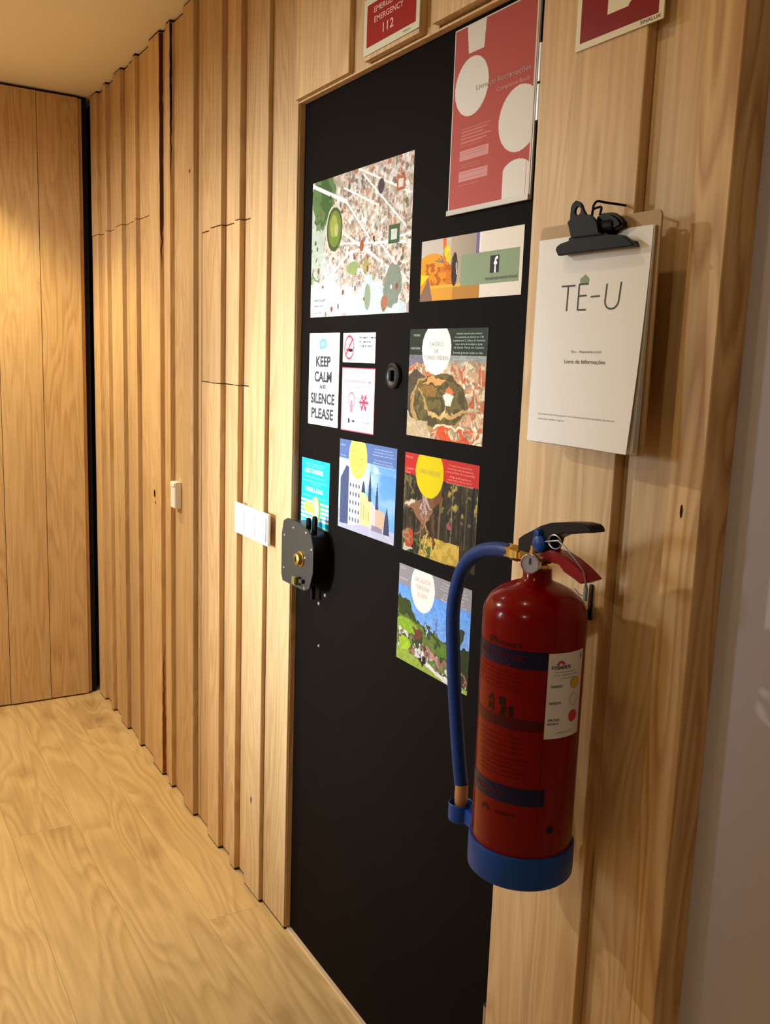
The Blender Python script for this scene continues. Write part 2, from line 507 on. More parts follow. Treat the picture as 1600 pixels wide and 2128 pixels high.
# laminate planks: rows along x
rows = [0.05, -0.145, -0.345, -0.54, -0.735, -0.93, -1.125, -1.32, -1.515, -1.71, -1.905, -2.10, -2.295, -2.49, -2.685, -2.88, -3.075, -3.27, -3.44]
starts = [[-3.60, -2.16, -0.4], [-1.45, 0.3], [-2.85, -0.9], [-3.45, -1.7]]
for i in range(len(rows) - 1):
    y1, y0 = rows[i], rows[i + 1]
    cuts = [-4.09] + sorted(starts[i % 4]) + [1.0, 2.2]
    for a, b_ in zip(cuts, cuts[1:]):
        c = Vector(((a + b_) / 2, (y0 + y1) / 2, -0.004))
        bm = bmesh.new()
        hx, hy = (b_ - a) / 2 - 0.0002, (y1 - y0) / 2 - 0.0002
        q = [(-hx, -hy), (hx, -hy), (hx, hy), (-hx, hy)]
        e = 0.0004
        lo = [bm.verts.new((x, y, -0.004)) for x, y in q]
        md = [bm.verts.new((x, y, 0.004 - e)) for x, y in q]
        hi = [bm.verts.new((x - math.copysign(e, x), y - math.copysign(e, y), 0.004)) for x, y in q]
        bm.faces.new(lo[::-1]); bm.faces.new(hi)
        for A, B in ((lo, md), (md, hi)):
            for k in range(4): bm.faces.new((A[k], A[(k + 1) % 4], B[(k + 1) % 4], B[k]))
        newobj('floor_plank', bm, OAK, floor, c)

ceiling = struct(box('ceiling', -4.3, 2.2, -3.45, 0.30, H, H + 0.1, CEIL), 'cream painted ceiling meeting the jagged tops of the planks')
wf = struct(box('wall_front', -4.3, 2.2, -3.55, -3.45, -0.05, H + 0.1, PALEWALL), 'pale wall on the far side of the hallway, out of the photo')
we = struct(box('wall_rear', 2.2, 2.3, -3.55, 0.4, -0.05, H + 0.1, PALEWALL), 'pale wall at the near end of the hallway, out of the photo')

win = struct(newobj('added_window_1', (lambda b: (bx(b, -3.42, -3.36, -3.45, -3.40, 0.66, 2.10), bx(b, -2.78, -2.72, -3.45, -3.40, 0.66, 2.10), bx(b, -3.42, -2.72, -3.45, -3.40, 2.10, 2.16), bx(b, -3.42, -2.72, -3.45, -3.38, 0.60, 0.66), b)[-1])(bmesh.new()), WHITEP), 'tall narrow white window frame added around the cool lamp on the unseen wall opposite')  # frame invented to go round the cool area lamp
# wall_back: black backing, then pine planks of two thicknesses
DX0, DX1, DZ = -2.03, -1.147, 2.103        # door opening
bm = bmesh.new()
YB0, YB1 = 0.0405, 0.14
for (a, b_, c, d) in ((-4.3, DX0, -0.05, H), (DX0, DX1, DZ, H), (DX1, -0.80, -0.05, H)):
    bx(bm, a, b_, YB0, YB1, c, d)
wall = struct(newobj('wall_back', bm, GAP), 'wall clad in rough sawn pine planks of two thicknesses, with the black door')
YP, YR = 0.008, 0.024
Z0, Z1 = 0.0065, H - 0.007
gapbm = bmesh.new()  # black strips standing in for the shade below and above the planks
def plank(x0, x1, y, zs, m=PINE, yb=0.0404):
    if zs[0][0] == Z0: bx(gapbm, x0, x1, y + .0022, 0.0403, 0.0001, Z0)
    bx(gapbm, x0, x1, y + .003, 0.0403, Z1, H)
    for (a, b_) in zs:
        box('plank', x0 + 0.0003, x1 - 0.0003, y + random.uniform(-.0008, .0008), yb, a, b_, m, wall, 0.0012)
full = [(Z0, Z1)]
up = [(Z0, 1.987), (1.990, Z1)]
hatch = [(Z0, 1.4365), (1.4395, 1.8745), (1.878, Z1)]
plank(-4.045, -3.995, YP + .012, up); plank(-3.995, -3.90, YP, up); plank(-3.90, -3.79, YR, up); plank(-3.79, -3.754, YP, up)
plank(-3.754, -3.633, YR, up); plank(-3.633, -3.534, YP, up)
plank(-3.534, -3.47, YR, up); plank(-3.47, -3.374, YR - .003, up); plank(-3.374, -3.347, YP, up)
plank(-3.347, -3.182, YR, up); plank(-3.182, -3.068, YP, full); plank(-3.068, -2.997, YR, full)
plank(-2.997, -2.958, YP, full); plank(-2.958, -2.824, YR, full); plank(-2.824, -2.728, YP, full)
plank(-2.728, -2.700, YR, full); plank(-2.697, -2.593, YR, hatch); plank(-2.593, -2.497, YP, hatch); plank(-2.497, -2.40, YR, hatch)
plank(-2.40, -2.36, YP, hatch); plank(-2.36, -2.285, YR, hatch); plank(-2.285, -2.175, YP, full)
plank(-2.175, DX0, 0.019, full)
RESIN = mat('red_brown_bark', '4a1c08', 0.7, noise=0.35, nscale=40); SPLIT = mat('dark_split', '120a06', 0.9)
def edge_stain(name, x, z0, z1, ya, yb, m, seed, taper=0.25):
    """ragged strip of bark lying on the right edge face of a thick plank, fading to a point at its foot"""
    r = random.Random(seed); bm = bmesh.new(); n_ = 26; prev = None
    for i in range(n_ + 1):
        f = i / n_; zz = z0 + (z1 - z0) * f
        wd_ = (yb - ya) * min(1.0, f / taper + 0.05) * r.uniform(.65, 1.0)
        c0 = ya + (yb - ya - wd_) * r.uniform(.2, .8)
        v = (bm.verts.new((x, c0, zz)), bm.verts.new((x, c0 + wd_, zz)))
        if prev: bm.faces.new((prev[0], prev[1], v[1], v[0]))
        prev = v
    newobj(name, bm, m, wall)
edge_stain('bark_edge', -3.0677, 1.80, Z1 - .002, YP + .001, 0.0235, RESIN, 3)
edge_stain('bark_edge', -3.0677, 0.50, 0.01, YP + .001, 0.0235, mat('light_bark', '8a4a1c', 0.7, noise=0.3, nscale=30), 5, 0.6)
edge_stain('split', -2.9577, 2.05, Z1 - .002, YP + .001, 0.018, SPLIT, 8, 0.5)
# over the door
hz = [(DZ, Z1)]
plank(DX0, -1.772, YP + .003, [(2.104, Z1)]); plank(-1.772, -1.70, YR, [(2.104, Z1)])
plank(-1.70, -1.497, YP, [(2.106, Z1)]); plank(-1.497, -1.455, YR, [(2.104, Z1)]); plank(-1.455, -1.30, YP, [(2.109, Z1)]); plank(-1.30, DX1, YR - .004, [(2.104, Z1)])
# right of the door
plank(DX1, -0.931, YP, full); plank(-0.931, -0.833, YR, full)
plank(-0.833, -0.776, YP, full, PINE_BOLD, 0.0605)
box('door_lining', DX0, DX0 + 0.0015, 0.024, 0.12, Z0, DZ, PINE, wall)
box('door_lining', DX0, DX1, 0.0215, 0.12, DZ - 0.004, DZ, PINE, wall)
newobj('gap_shade_strip', gapbm, GAP, wall)
# knots in the planks
KNOT = mat('dark_knot', '2a1608', 0.7)
KNOTR = mat('brown_resin_knot', '8d4a22', 0.7)
def knot(x, y, z, rx, rz, m=KNOT):
    o = lathe('knot', [(0, 0.0), (0.6, -0.0), (1, 0.0)], m, wall, (x, y, z), 14, 'Y')
    o.scale = (rx, 1, rz)
knot(-3.139, YP - .0012, 1.031, 0.007, 0.014); knot(-3.13, YP - .0012, 1.0, 0.003, 0.006, KNOTR)
knot(-2.235, YP - .0012, 0.283, 0.003, 0.010)
knot(-2.76, YP - .0012, 2.06, 0.006, 0.006, KNOTR)
knot(-0.806, YP - .0012, 1.335, 0.0022, 0.009)

# wall_left: end wall of wider pine planks
wl = struct(box('wall_left', -4.2, -4.028, -3.45, 0.0, -0.05, H, GAP), 'end wall of tight vertical pine planks under the warm downlight')
ys = [-0.038, -0.2, -0.365, -0.50, -0.655, -0.80, -0.97, -1.11, -1.27, -1.42, -1.59, -1.75, -1.9, -2.06, -2.22, -2.40, -2.56, -2.75, -2.9, -3.07, -3.25, -3.44]
def eplank(y0, y1, x):
    box('plank', -4.028, x, y0 + .0012, y1 - .0012, 0.007, H - 0.012, PINE, wl)
eplank(-0.038, -0.021, -4.016)
for a, b_ in zip(ys, ys[1:]):
    eplank(b_, a, X_END + random.uniform(-.005, 0.002))
# wall_right: plaster wall set back behind the last plank
wr = struct(box('wall_right', -0.79, 2.2, 0.061, 0.16, -0.05, H, PLASTER), 'smooth grey plaster wall right of the last pine plank')
tr = struct(box('trim_1', DX0 + 0.001, DX1, 0.028, 0.10, -0.004, 0.005, THRESH), 'pale wooden threshold strip under the black door')

# ------------------------------------------------------------------ door
YD = 0.037
door = thing('door_1', (DX0, YD, 0), 'tall black laminate door covered with notices and postcards', None)
door['kind'] = 'structure'
box('door_leaf', DX0 + 0.003, DX1 - 0.001, YD, 0.077, 0.0065, DZ - 0.004, DOORM, door)
for z0, z1 in ((1.893, 1.946), (1.950, 2.006)):
    h = lathe('hinge', [(0.0, z0), (0.0075, z0), (0.0075, z1), (0.0, z1)], STEEL, door, (-1.168, YD - 0.0078, 0), 20)
lathe('hinge', [(0.0, 0.25), (0.0075, 0.25), (0.0075, 0.36), (0.0, 0.36)], STEEL, door, (-1.168, YD - 0.0078, 0), 20)
# peephole
peep = lathe('peephole', [(0.0, 0.0), (0.024, 0.0), (0.026, 0.002), (0.0255, 0.007), (0.022, 0.010), (0.020, 0.0075), (0.014, 0.006), (0.0, 0.006)], mat('dark_bronze', '2c2824', 0.45, 0.4), door, (-1.586, YD, 1.488), 36, 'Y')
peep['label'] = 'round dark bronze door viewer with a small cover'
bm = bmesh.new(); bx(bm, -0.004, 0.004, -0.0065, 0.0, -0.011, 0.011)
newobj('viewer_cover', bm, BLACKM, peep, (-1.586, YD - 0.0065, 1.488))
# security lock
plate = [(-2.0075, 1.124), (-1.985, 1.1335), (-1.9345, 1.1325), (-1.8773, 1.1236), (-1.8554, 1.1136), (-1.8422, 1.0852), (-1.8417, 1.0265), (-1.8587, 0.986), (-1.885, 0.974), (-1.9582, 0.9727), (-2.0086, 0.9726), (-2.0168, 0.9881), (-2.0173, 1.091)]
body = [(-2.008, 1.112), (-1.985, 1.126), (-1.94, 1.126), (-1.882, 1.116), (-1.862, 1.106), (-1.85, 1.08), (-1.85, 1.03), (-1.866, 0.992), (-1.89, 0.981), (-2.003, 0.98), (-2.009, 0.99)]
lock = prism('rim_lock', body, -0.0075, YD - 0.0002, mat('black_lock_case', '0c0b0a', 0.4, 0.3), door, 0.001)
lock['label'] = 'black boxed security lock with olive cover plate, rivets and brass cylinder'
prism('cover_plate', plate, -0.0105, -0.0075, LOCKM, lock, 0.0006)
for x, z in [(-1.9501, 1.1152), (-1.9998, 1.0885), (-1.8806, 1.1145), (-2.0005, 1.0071), (-1.9507, 0.9798), (-1.8851, 0.981), (-1.8838, 1.0543), (-1.851, 1.080)]:
    lathe('rivet', [(0.0, -0.0005), (0.0034, -0.0005), (0.0030, 0.0012), (0.0, 0.002)], STEEL, lock, (x, -0.0105, z), 12, 'Y')
lathe('lock_cylinder', [(0.0, 0.0), (0.019, 0.0), (0.0185, 0.003), (0.0150, 0.0035), (0.0140, 0.013), (0.010, 0.0145), (0.0, 0.0145)], BRASS, lock, (-1.906, -0.0105, 1.048), 32, 'Y')
bm = bmesh.new(); bx(bm, -0.0018, 0.0018, -0.0008, 0.0, -0.006, 0.006)
newobj('keyhole', bm, BLACKM, lock, (-1.906, -0.0253, 1.048))
prism('latch_knob', [(-1.925, 0.984), (-1.906, 0.984), (-1.906, 1.004), (-1.925, 1.004)], -0.026, -0.0105, mat('olive_brass', '8a7f4a', 0.35, 0.6), lock, 0.002)
prism('latch_knob', [(-1.904, 0.990), (-1.885, 0.992), (-1.885, 1.002), (-1.904, 1.0)], -0.018, -0.0105, LOCKM, lock, 0.001)
for x, z1 in ((-1.909, 1.145), (-1.877, 1.154)):
    prism('bolt_rod', [(x - .0075, 1.108), (x + .0075, 1.108), (x + .0075, z1 - .004), (x + .003, z1), (x - .003, z1), (x - .0075, z1 - .004)], 0.006, 0.013, BLACKM, lock, 0.0008)
lathe('bolt_rod', [(0, 0), (0.006, 0), (0.006, 0.035), (0, 0.035)], BLACKM, lock, (-1.9, 0.02, 0.948), 14)
lathe('screw', [(0, 0), (0.005, 0), (0.004, 0.002), (0, 0.0025)], STEEL, lock, (-1.868, YD, 0.963), 12, 'Y')
lathe('screw', [(0, 0), (0.005, 0), (0.004, 0.002), (0, 0.0025)], STEEL, lock, (-1.9, YD, 0.935), 12, 'Y')
lathe('screw', [(0, 0), (0.004, 0), (0.003, 0.002), (0, 0.0025)], STEEL, door, (-1.895, YD, 0.83), 12, 'Y')
#PART2
# ------------------------------------------------------------------ prints on the door
YF = YD - 0.0006      # front of a thin sheet lying on the door
def sheet(name, cv, x0, z0, label, cat, th=0.0006, m=PRINT, y=None, group=None):
    o = picture_mesh(cv, name, x0, z0, (YD - th / 2 - 0.00015) if y is None else y, th, m)
    return tag(o, label, cat, group)
def txt(par, s, cx, cz, h, width, m, y=None, bold=0.0, align='C'):
    return lettering(s, cx, cz, h, width, m, par, (YD - 0.0011) if y is None else y, bold, align)
INKW = mat('white_ink', 'eeeeea', 0.6)
def ink(name, c): return mat(name, c, 0.6)

# aerial town picture, A3
cv = Canvas(0.436, 0.303, 300, 'd9d2c8')
U, V = cv.U, cv.V
roof = ['cdb49c', 'd8bfa6', 'c9a68c', 'bf9278', 'e2d2c0', 'b8a08c', 'e9e2da', 'a58f80', 'd3b79f', '94837a', 'c58566', 'efe8e0']
cv.cells(1250, 3, roof, edge='e2d8cc', ew=0.005)
n = cv.noise(40, 28, 5)
cv.a *= (0.66 + 0.5 * n)[..., None]
pale = np.clip((0.62 - (U * 0.75 + V * 0.95)) * 4, 0, 1) * (0.5 + 0.5 * (cv.noise(9, 7, 2) > .45))
cv.fill(pale, 'c6d2da')
g = ((U < 0.20 - 0.12 * (1 - V)) & (V > .22)) | ((U + (1 - V) * 1.1) < 0.22)
cv.fill(g, 'b9c2b4')
gn = cv.noise(16, 12, 9)
cv.fill(((U - .13) / .13) ** 2 + ((V - .87) / .2) ** 2 < 0.6 + gn, '5f7d4c')
cv.fill((((U - .10) / .12) ** 2 + ((V - .84) / .16) ** 2 < 0.55 + gn) & (gn > .5), '3f6232')
cv.fill((U < .1) & (gn > .62) & (V > .25), '6f8460')
for (a, b, c, d, t) in [(0, .98, .38, .80, .02), (.38, .80, .62, .52, .012), (.3, .62, .85, .28, .012), (.1, .2, .42, .44, .016), (.42, .44, .75, .1, .012), (.55, .95, .95, .55, .01), (.28, .52, .95, .45, .010), (.5, 1, .98, .75, .010), (.18, .36, .3, .2, .01), (.42, .44, .98, .5, .008), (.7, .5, .98, .2, .01), (.35, .9, .7, .72, .01)]:
    cv.line(a, b, c, d, t, 'f4f1ee')
cv.ell(.26, .625, .085, .155, '3c5128'); cv.ell(.26, .63, .07, .13, '6f8238'); cv.ell(.25, .65, .04, .08, '98a04a'); cv.ell(.28, .62, .02, .05, 'b9b176')
cv.ring(.26, .625, .098, .178, .1, 'd5cbb8')
cv.rect(.80, .45, .90, .57, '3f5a3b'); cv.rect(.825, .475, .875, .545, 'c9ccc2')
cv.ell(.47, .33, .07, .045, '8fa064'); cv.ell(.60, .335, .03, .05, 'a39a5c')
cv.ell(.72, .84, .03, .05, '4b3a44'); cv.ell(.55, .475, .02, .04, 'a5532f')
cv.rect(.86, .78, .93, .87, 'b5603f'); cv.rect(.875, .8, .915, .85, 'd8d2c8')
cv.poly([(.4, 0), (.62, .28), (.98, .05), (.98, 0)], 'c4ccd0'); cv.ell(.62, .12, .03, .09, '8c9a7e'); cv.fill((((U - .85) / .08) ** 2 + ((V - .18) / .14) ** 2 < .5 + cv.noise(20, 14, 4)), '7f8878'); cv.ell(.78, .07, .03, .05, 'a86a4e')
cv.poly([(.02, .02), (.30, .02), (.26, .20), (.02, .28)], 'ccd8e2'); cv.poly([(.33, .03), (.5, .03), (.46, .2), (.36, .22)], 'dde4f0')
for q in range(60):
    u_, v_ = RNG.rand(), RNG.rand()
    cv.ell(u_, v_, .004 + .01 * RNG.rand(), .006 + .018 * RNG.rand(), ['4a3c40', '6a7448', '8c5038', 'a8a078', '54604a', 'f0ece6'][RNG.randint(6)])
cv.a *= (0.93 + 0.14 * cv.noise(70, 50, 8, 2))[..., None]; cv.a = np.clip(cv.a, 0, 1)
cv.gain = 0.84
o = sheet('town_map', cv, -1.978, 1.6125, 'large aerial picture of an old town with a green castle hill, on the door', 'poster')
txt(o, 'PORTO SEGURO', -1.93, 1.650, 0.006, 0.06, INKGREY); txt(o, 'mapa do centro', -1.935, 1.638, 0.004, 0.045, INKGREY); txt(o, 'escala 1:2000', -1.94, 1.622, 0.003, 0.04, INKGREY)

# complaints book notice in a clear stand
cv = Canvas(0.226, 0.305, 200, 'a8584c')
cv.a[:] = cv.c('b4524a')
W = 'e2d9cf'
cv.poly([(.16, 1.0), (.40, 1.0), (.385, .845), (.19, .845)], W)
cv.ell(.245, .665, .215, .158, W); cv.ell(.845, .405, .235, .168, W)
cv.ell(.845, .145, .155, .055, W); cv.rect(.69, -.01, 1.0, .145, W)
cv.rect(.955, 0, .962, .2, 'c2665c')
for (v0, v1) in ((.27, .325), (.155, .21)):
    cv.rect(.13, v0, .50, v1, 'cf8f8a')
for k in range(5): cv.rect(.14, .44 - .018 * k, .52 - .05 * (k % 3), .446 - .018 * k, 'c97c74')
for k, v0 in enumerate((.362, .348, .245, .228, .134)): cv.rect(.13, v0, .40, v0 + .004, 'c0716a')
for b0 in (.312, .298, .284, .198, .184, .17): cv.rect(.14, b0, .46, b0 + .003, 'b8726e')
cv.fill((cv.U < .012) | (cv.U > .985) | (cv.V > .992), 'd9cfc4')
cv.gain = 0.85
o = sheet('complaints_notice', cv, -1.4145, 1.785, 'dusty red notice with white discs in a clear sleeve, top right of the door', 'notice', 0.0008, PRINT_MATT, YD - 0.0045)
prism('clear_holder', [(-1.4155, 1.779), (-1.1855, 1.779), (-1.1855, 2.0905), (-1.4155, 2.0905)], YD - 0.0039, YD - 0.0002, mat('milky_acrylic', 'a8a298', 0.3), o, 0.0004)
prism('holder_lip', [(-1.4155, 1.778), (-1.1855, 1.778), (-1.1855, 1.787), (-1.4155, 1.787)], YD - 0.0085, YD - 0.0055, mat('acrylic_lip', 'b4aca0', 0.3), o, 0.0006)
txt(o, 'Livro de Reclama\u00e7\u00f5es', -1.272, 1.982, 0.0085, 0.145, ink('taupe_ink', 'a08c84'), YD - 0.0054)
txt(o, 'Complaints Book', -1.243, 1.966, 0.0062, 0.085, ink('rose_ink', 'c99288'), YD - 0.0054)

# photo strip with social media name
cv = Canvas(0.304, 0.111, 230, 'c8bcae')
U, V = cv.U, cv.V
cv.rect(0, 0, .62, 1, 'a8957f'); cv.fill((U < .32) & (V > .55), 'b9aca0')
cv.fill(np.clip((U - .35) * 3, 0, 1) * (U < .62), '8b8078')
cv.rect(.575, .35, .605, 1, '6a5a86'); cv.rect(.605, .35, .625, 1, 'ddd6cf')
cv.ell(.12, .42, .20, .36, 'd98a1e'); cv.ell(.27, .32, .12, .24, 'c06a14'); cv.rect(0, .22, .28, .45, 'd2811a')
nn = cv.noise(30, 12, 4); cv.fill((U < .38) & (V > .22) & (V < .62) & (nn > .6), 'a5560f')
cv.rect(.1, 0, .62, .24, 'c98a2a'); cv.fill((V < .24) & (U > .35) & (U < .62), 'a8742c'); cv.rect(.1, .20, .62, .25, 'e0a030')
cv.poly([(0, .0), (.14, .0), (.09, .38), (.0, .1)], '7a5a4a'); cv.poly([(0, .25), (.10, .42), (.0, .45)], 'e8b818')
for a in range(9):
    t = a / 8; cv.line(.26, .60, .16 + .22 * t, .78 - .25 * abs(t - .5), .008, '6b6a58')
cv.line(.25, .98, .27, .62, .035, 'd2641a'); cv.ell(.28, .78, .03, .10, 'e8c21c'); cv.ell(.30, .68, .03, .08, 'c9b430')
cv.ell(.365, .48, .032, .27, '2b2022'); cv.line(.38, .58, .39, .4, .008, 'd0c8c8')
cv.rect(.62, .0, 1, 1, 'd6cabb'); cv.rect(.66, .52, .672, .62, 'a0948c')
cv.rect(.43, .20, .975, .69, '7f8d6e')
cv.rect(.715, .36, .795, .62, '1b1c2a')
cv.gain = 1.0
o = sheet('photo_strip', cv, -1.5025, 1.631, 'wide photo card of an orange table still life with a sage green social media panel', 'card')
txt(o, 'f', -1.2695, 1.6845, 0.026, 0.011, INKW, bold=0.02); txt(o, 'teualojamentolocal', -1.254, 1.6625, 0.0062, 0.088, ink('dark_green_ink', '3d4228'), bold=0.01)

# keep calm sign, A5
cv = Canvas(0.152, 0.2125, 120, 'fafaf8')
cv.ell(.47, .885, .13, .055, '6b9cf0'); cv.poly([(.37, .85), (.36, .81), (.48, .84)], '6b9cf0'); cv.ell(.47, .885, .09, .032, '86b4f6')
o = sheet('keep_calm_sign', cv, -1.9785, 1.3635, 'white sign reading KEEP CALM AND SILENCE PLEASE in narrow black capitals', 'sign')
for s_, cz, hh, ww, mm in (('KEEP', 1.5115, .023, .074, INK), ('CALM', 1.4765, .023, .088, INK), ('AND', 1.4535, .009, .034, ink('slate_ink', '303a44')), ('SILENCE', 1.426, .023, .122, INK), ('PLEASE', 1.391, .023, .112, INK)):
    txt(o, s_, -1.905, cz, hh, ww, mm, bold=0.035)
cv2 = txt(o, 'shhh', -1.907, 1.551, 0.005, 0.016, INKW)

# no smoking card
cv = Canvas(0.1425, 0.0635, 120, 'fafaf8')
cv.ell(.185, .68, .075, .16, 'b9c9c0'); cv.line(.13, .42, .28, .42, .045, '2a2528'); cv.line(.22, .42, .29, .42, .05, '101010')
cv.line(.09, .25, .30, .78, .035, 'd03050'); cv.ring(.20, .51, .155, .42, .17, 'd02c4c')
o = sheet('no_smoking_card', cv, -1.8095, 1.5115, 'small white no smoking card with a red ring, right of the keep calm sign', 'sign')
for k, (s_, ww, mm) in enumerate((('PROIBIDO FUMAR', .070, 0), ('NO SMOKING', .052, 0), ('ZONE INTERDITE', .062, 0), ('Lei 37', .026, 1), ('2007', .018, 1), ('de 14 agosto', .048, 1))):
    txt(o, s_, -1.736, 1.5645 - k * 0.0087, 0.0042, ww, INK if not mm else ink('bluegrey_ink', '8c93b0'), align='L', bold=0.015 if not mm else 0)

# energy saving note
cv = Canvas(0.1465, 0.139, 130, 'f8f5f5')
cv.ring(.32, .50, .10, .125, .25, 'a8707e'); cv.rect(.275, .30, .365, .40, 'c07888'); cv.ell(.32, .45, .035, .05, 'c07888')
for k in range(5): cv.rect(.29, .29 + k * .018, .35, .296 + k * .018, 'b07888')
for k in range(6):
    a = math.radians(30 + 60 * k + 30); cv.line(.69, .47, .69 + .125 * math.cos(a), .47 + .125 * math.sin(a), .035, 'd82f58')
    for sgn in (-.45, .45):
        cv.line(.69 + .07 * math.cos(a), .47 + .07 * math.sin(a), .69 + .07 * math.cos(a) + .05 * math.cos(a + sgn * 2), .47 + .07 * math.sin(a) + .05 * math.sin(a + sgn * 2), .022, 'd82f58')
cv.ell(.24, .155, .07, .06, 'cfe6ee'); cv.ell(.25, .165, .03, .045, '24304e'); cv.line(.25, .165, .40, .165, .012, '24304e'); cv.ell(.39, .165, .04, .02, '24304e'); cv.ell(.33, .10, .03, .015, 'bfe2c4')
cv.fill((cv.U < .018) | (cv.U > .982) | (cv.V > .982) | (cv.V < .018), 'cf5a72')
cv.gain = 0.9
o = sheet('energy_note', cv, -1.8105, 1.3615, 'white note with thin red border, light bulb and red snowflake drawings', 'note')
RI = ink('crimson_ink', 'b03050')
txt(o, 'POR FAVOR DESLIGUE AO SAIR', -1.737, 1.471, 0.0052, 0.118, RI, bold=0.01); txt(o, 'Please turn off before you leave', -1.737, 1.4585, 0.0045, 0.112, ink('mauve_ink', '70606a'))
txt(o, 'Obrigado', -1.700, 1.385, 0.006, 0.044, RI); txt(o, 'Thank you', -1.700, 1.374, 0.004, 0.034, INKGREY)

def header(cv, col, disc, u=.38, v=.82, ru=.195, rv=.25, vh=.76):
    unwarp(cv)
    cv.rect(0, vh, 1, 1, col); cv.ell(u, v, ru, rv, disc)
def fine_lines(par, s_list, x, z0, dz, h, w_, m, align='C'):
    for k, s_ in enumerate(s_list):
        txt(par, s_, x, z0 - dz * k, h, w_ * (0.8 + 0.2 * ((k * 7) % 5) / 4), m, align=align)
LOREM = ['mandado construir pelos romanos', 'foi conquistado aos mouros em 1148', 'ampliado por D. Dinis e D. Fernando', 'com a torre de menagem e igreja', 'de Santa Maria do Castelo']
LI = ink('pale_blue_ink', 'aab6dc'); LG = ink('pale_green_ink', 'a9b5ab'); LR = ink('pale_red_ink', 'e07a72'); LGR = ink('pale_grey_ink', 'b9b2b4')

# castle card
cv = Canvas(0.2505, 0.206, 190, '8f7a5e'); U, V = cv.U, cv.V
warped(cv, .10, 9); U, V = cv.U, cv.V
cv.cells(900, 12, ['c98c68', 'd9b48e', 'b9603c', 'a85a3a', 'd8c2a0', '8e7f66', 'c4a888', 'c8502c', 'e0cdb0', '9a6a50'], edge='a89478', ew=.006)
far = np.clip((V - .62) * 6, 0, 1); cv.fill(far * .75, 'a39a82'); cv.fill((V > .70) & (U > .5), '8c908c'); cv.fill((V > .66) & (U < .32), '6a6470')
cv.fill(((U - .12) / .22) ** 2 + ((V - .38) / .22) ** 2 < .9 + cv.noise(12, 10, 2) * .3, '4b4030')
cv.ell(.42, .34, .40, .27, 'a07c4c'); cv.ell(.44, .36, .37, .24, '4a4024')
cv.fill((((U - .44) / .36) ** 2 + ((V - .36) / .235) ** 2 < 1) & (cv.noise(20, 18, 6) > .52), '635630')
cv.ell(.30, .44, .13, .06, '86602e'); cv.poly([(.16, .50), (.34, .58), (.50, .55), (.46, .50), (.30, .52)], 'c98f50')
cv.line(.15, .46, .30, .24, .02, 'a5824e'); cv.line(.30, .24, .55, .20, .035, 'c29a62'); cv.line(.55, .20, .80, .30, .03, 'b08a54')
cv.poly([(.48, .40), (.50, .30), (.58, .29), (.62, .42), (.56, .46)], 'd8cfbd'); cv.poly([(.49, .42), (.53, .49), (.60, .47), (.60, .42)], 'cf6a44'); cv.line(.51, .30, .50, .22, .012, 'c9a468')
cv.fill((V < .14) & (U > .35) & (cv.noise(10, 8, 8) > .42), 'c24a24'); cv.line(.38, .12, .80, .12, .02, 'dcc8a4'); cv.fill((U < .3) & (V < .18), 'b09878')
cv.a *= (0.85 + .3 * cv.noise(60, 50, 4, 2))[..., None]; cv.a = np.clip(cv.a, 0, 1)
header(cv, '1c2a22', 'e6ddd2', .375, .82, .195, .235)
cv.gain = 0.95
o = sheet('castle_card', cv, -1.5325, 1.3735, 'tourist card with dark green band, white disc and photo of a castle above red roofs', 'card')
TI = ink('taupe_disc_ink', '9a938c')
for k, (s_, ww) in enumerate((('CASTELO', .048), ('DE', .014), ('TORRES VEDRAS', .082))): txt(o, s_, -1.4385, 1.551 - .0125 * k, .0075, ww, TI)
fine_lines(o, LOREM, -1.336, 1.570, .0062, .0034, .096, LG); txt(o, 'Entrada gratuita todos os dias', -1.338, 1.536, .0038, .09, LG)
txt(o, 'MUSEU', -1.518, 1.568, .004, .022, LG, align='L'); txt(o, 'TORRES VEDRAS', -1.528, 1.543, .004, .034, LG, align='L')

# palace card
cv = Canvas(0.247, 0.2005, 190, '7fb2f0'); U, V = cv.U, cv.V
sky = np.clip((V - .3) / .5, 0, 1)
cv.a = cv.c('8ec4f4') * (1 - sky[..., None]) + cv.c('6a9df0') * sky[..., None]
cl = cv.noise(5, 5, 3); cv.fill(np.clip((cl - .48) * 5, 0, 1) * .8, 'dfe6fb'); cv.fill(np.clip(1 - U * 3.2, 0, 1) * .8, 'd8f2f6')
cv.fill(np.clip((U - .5) * 2, 0, .5) * (V < .7), '4f86e0')
cv.poly([(0, .0), (1, 0), (1, .13), (.62, .14), (0, .22)], 'b3aec0')
for q in range(4): cv.line(.1 + .22 * q, .15, -.1 + .36 * q, 0, .008, 'cfcbd6')
cv.poly([(.03, .05), (.03, .56), (.14, .72), (.20, .70), (.20, .06)], '4a5478')
cv.poly([(.19, .05), (.19, .73), (.26, .74), (.33, .66), (.40, .56), (.42, .5), (.42, .10)], 'e4e2e6')
for c_ in range(4):
    for r_ in range(5):
        cv.ell(.225 + .052 * c_, .13 + .095 * r_, .014, .026, '5c6078')
cv.poly([(.40, .10), (.40, .50), (.60, .38), (.62, .11)], 'e3cf8e')
for c_ in range(4): cv.rect(.425 + c_ * .045, .16, .437 + c_ * .045, .36 - c_ * .03, 'b09a68')
cv.poly([(.60, .10), (.60, .40), (.68, .34), (.70, .10)], 'c9bcc0'); cv.poly([(.68, .10), (.68, .34), (.84, .30), (.86, .12)], 'c8a78e'); cv.poly([(.62, .08), (.62, .14), (.80, .13), (.80, .08)], '8a7c90')
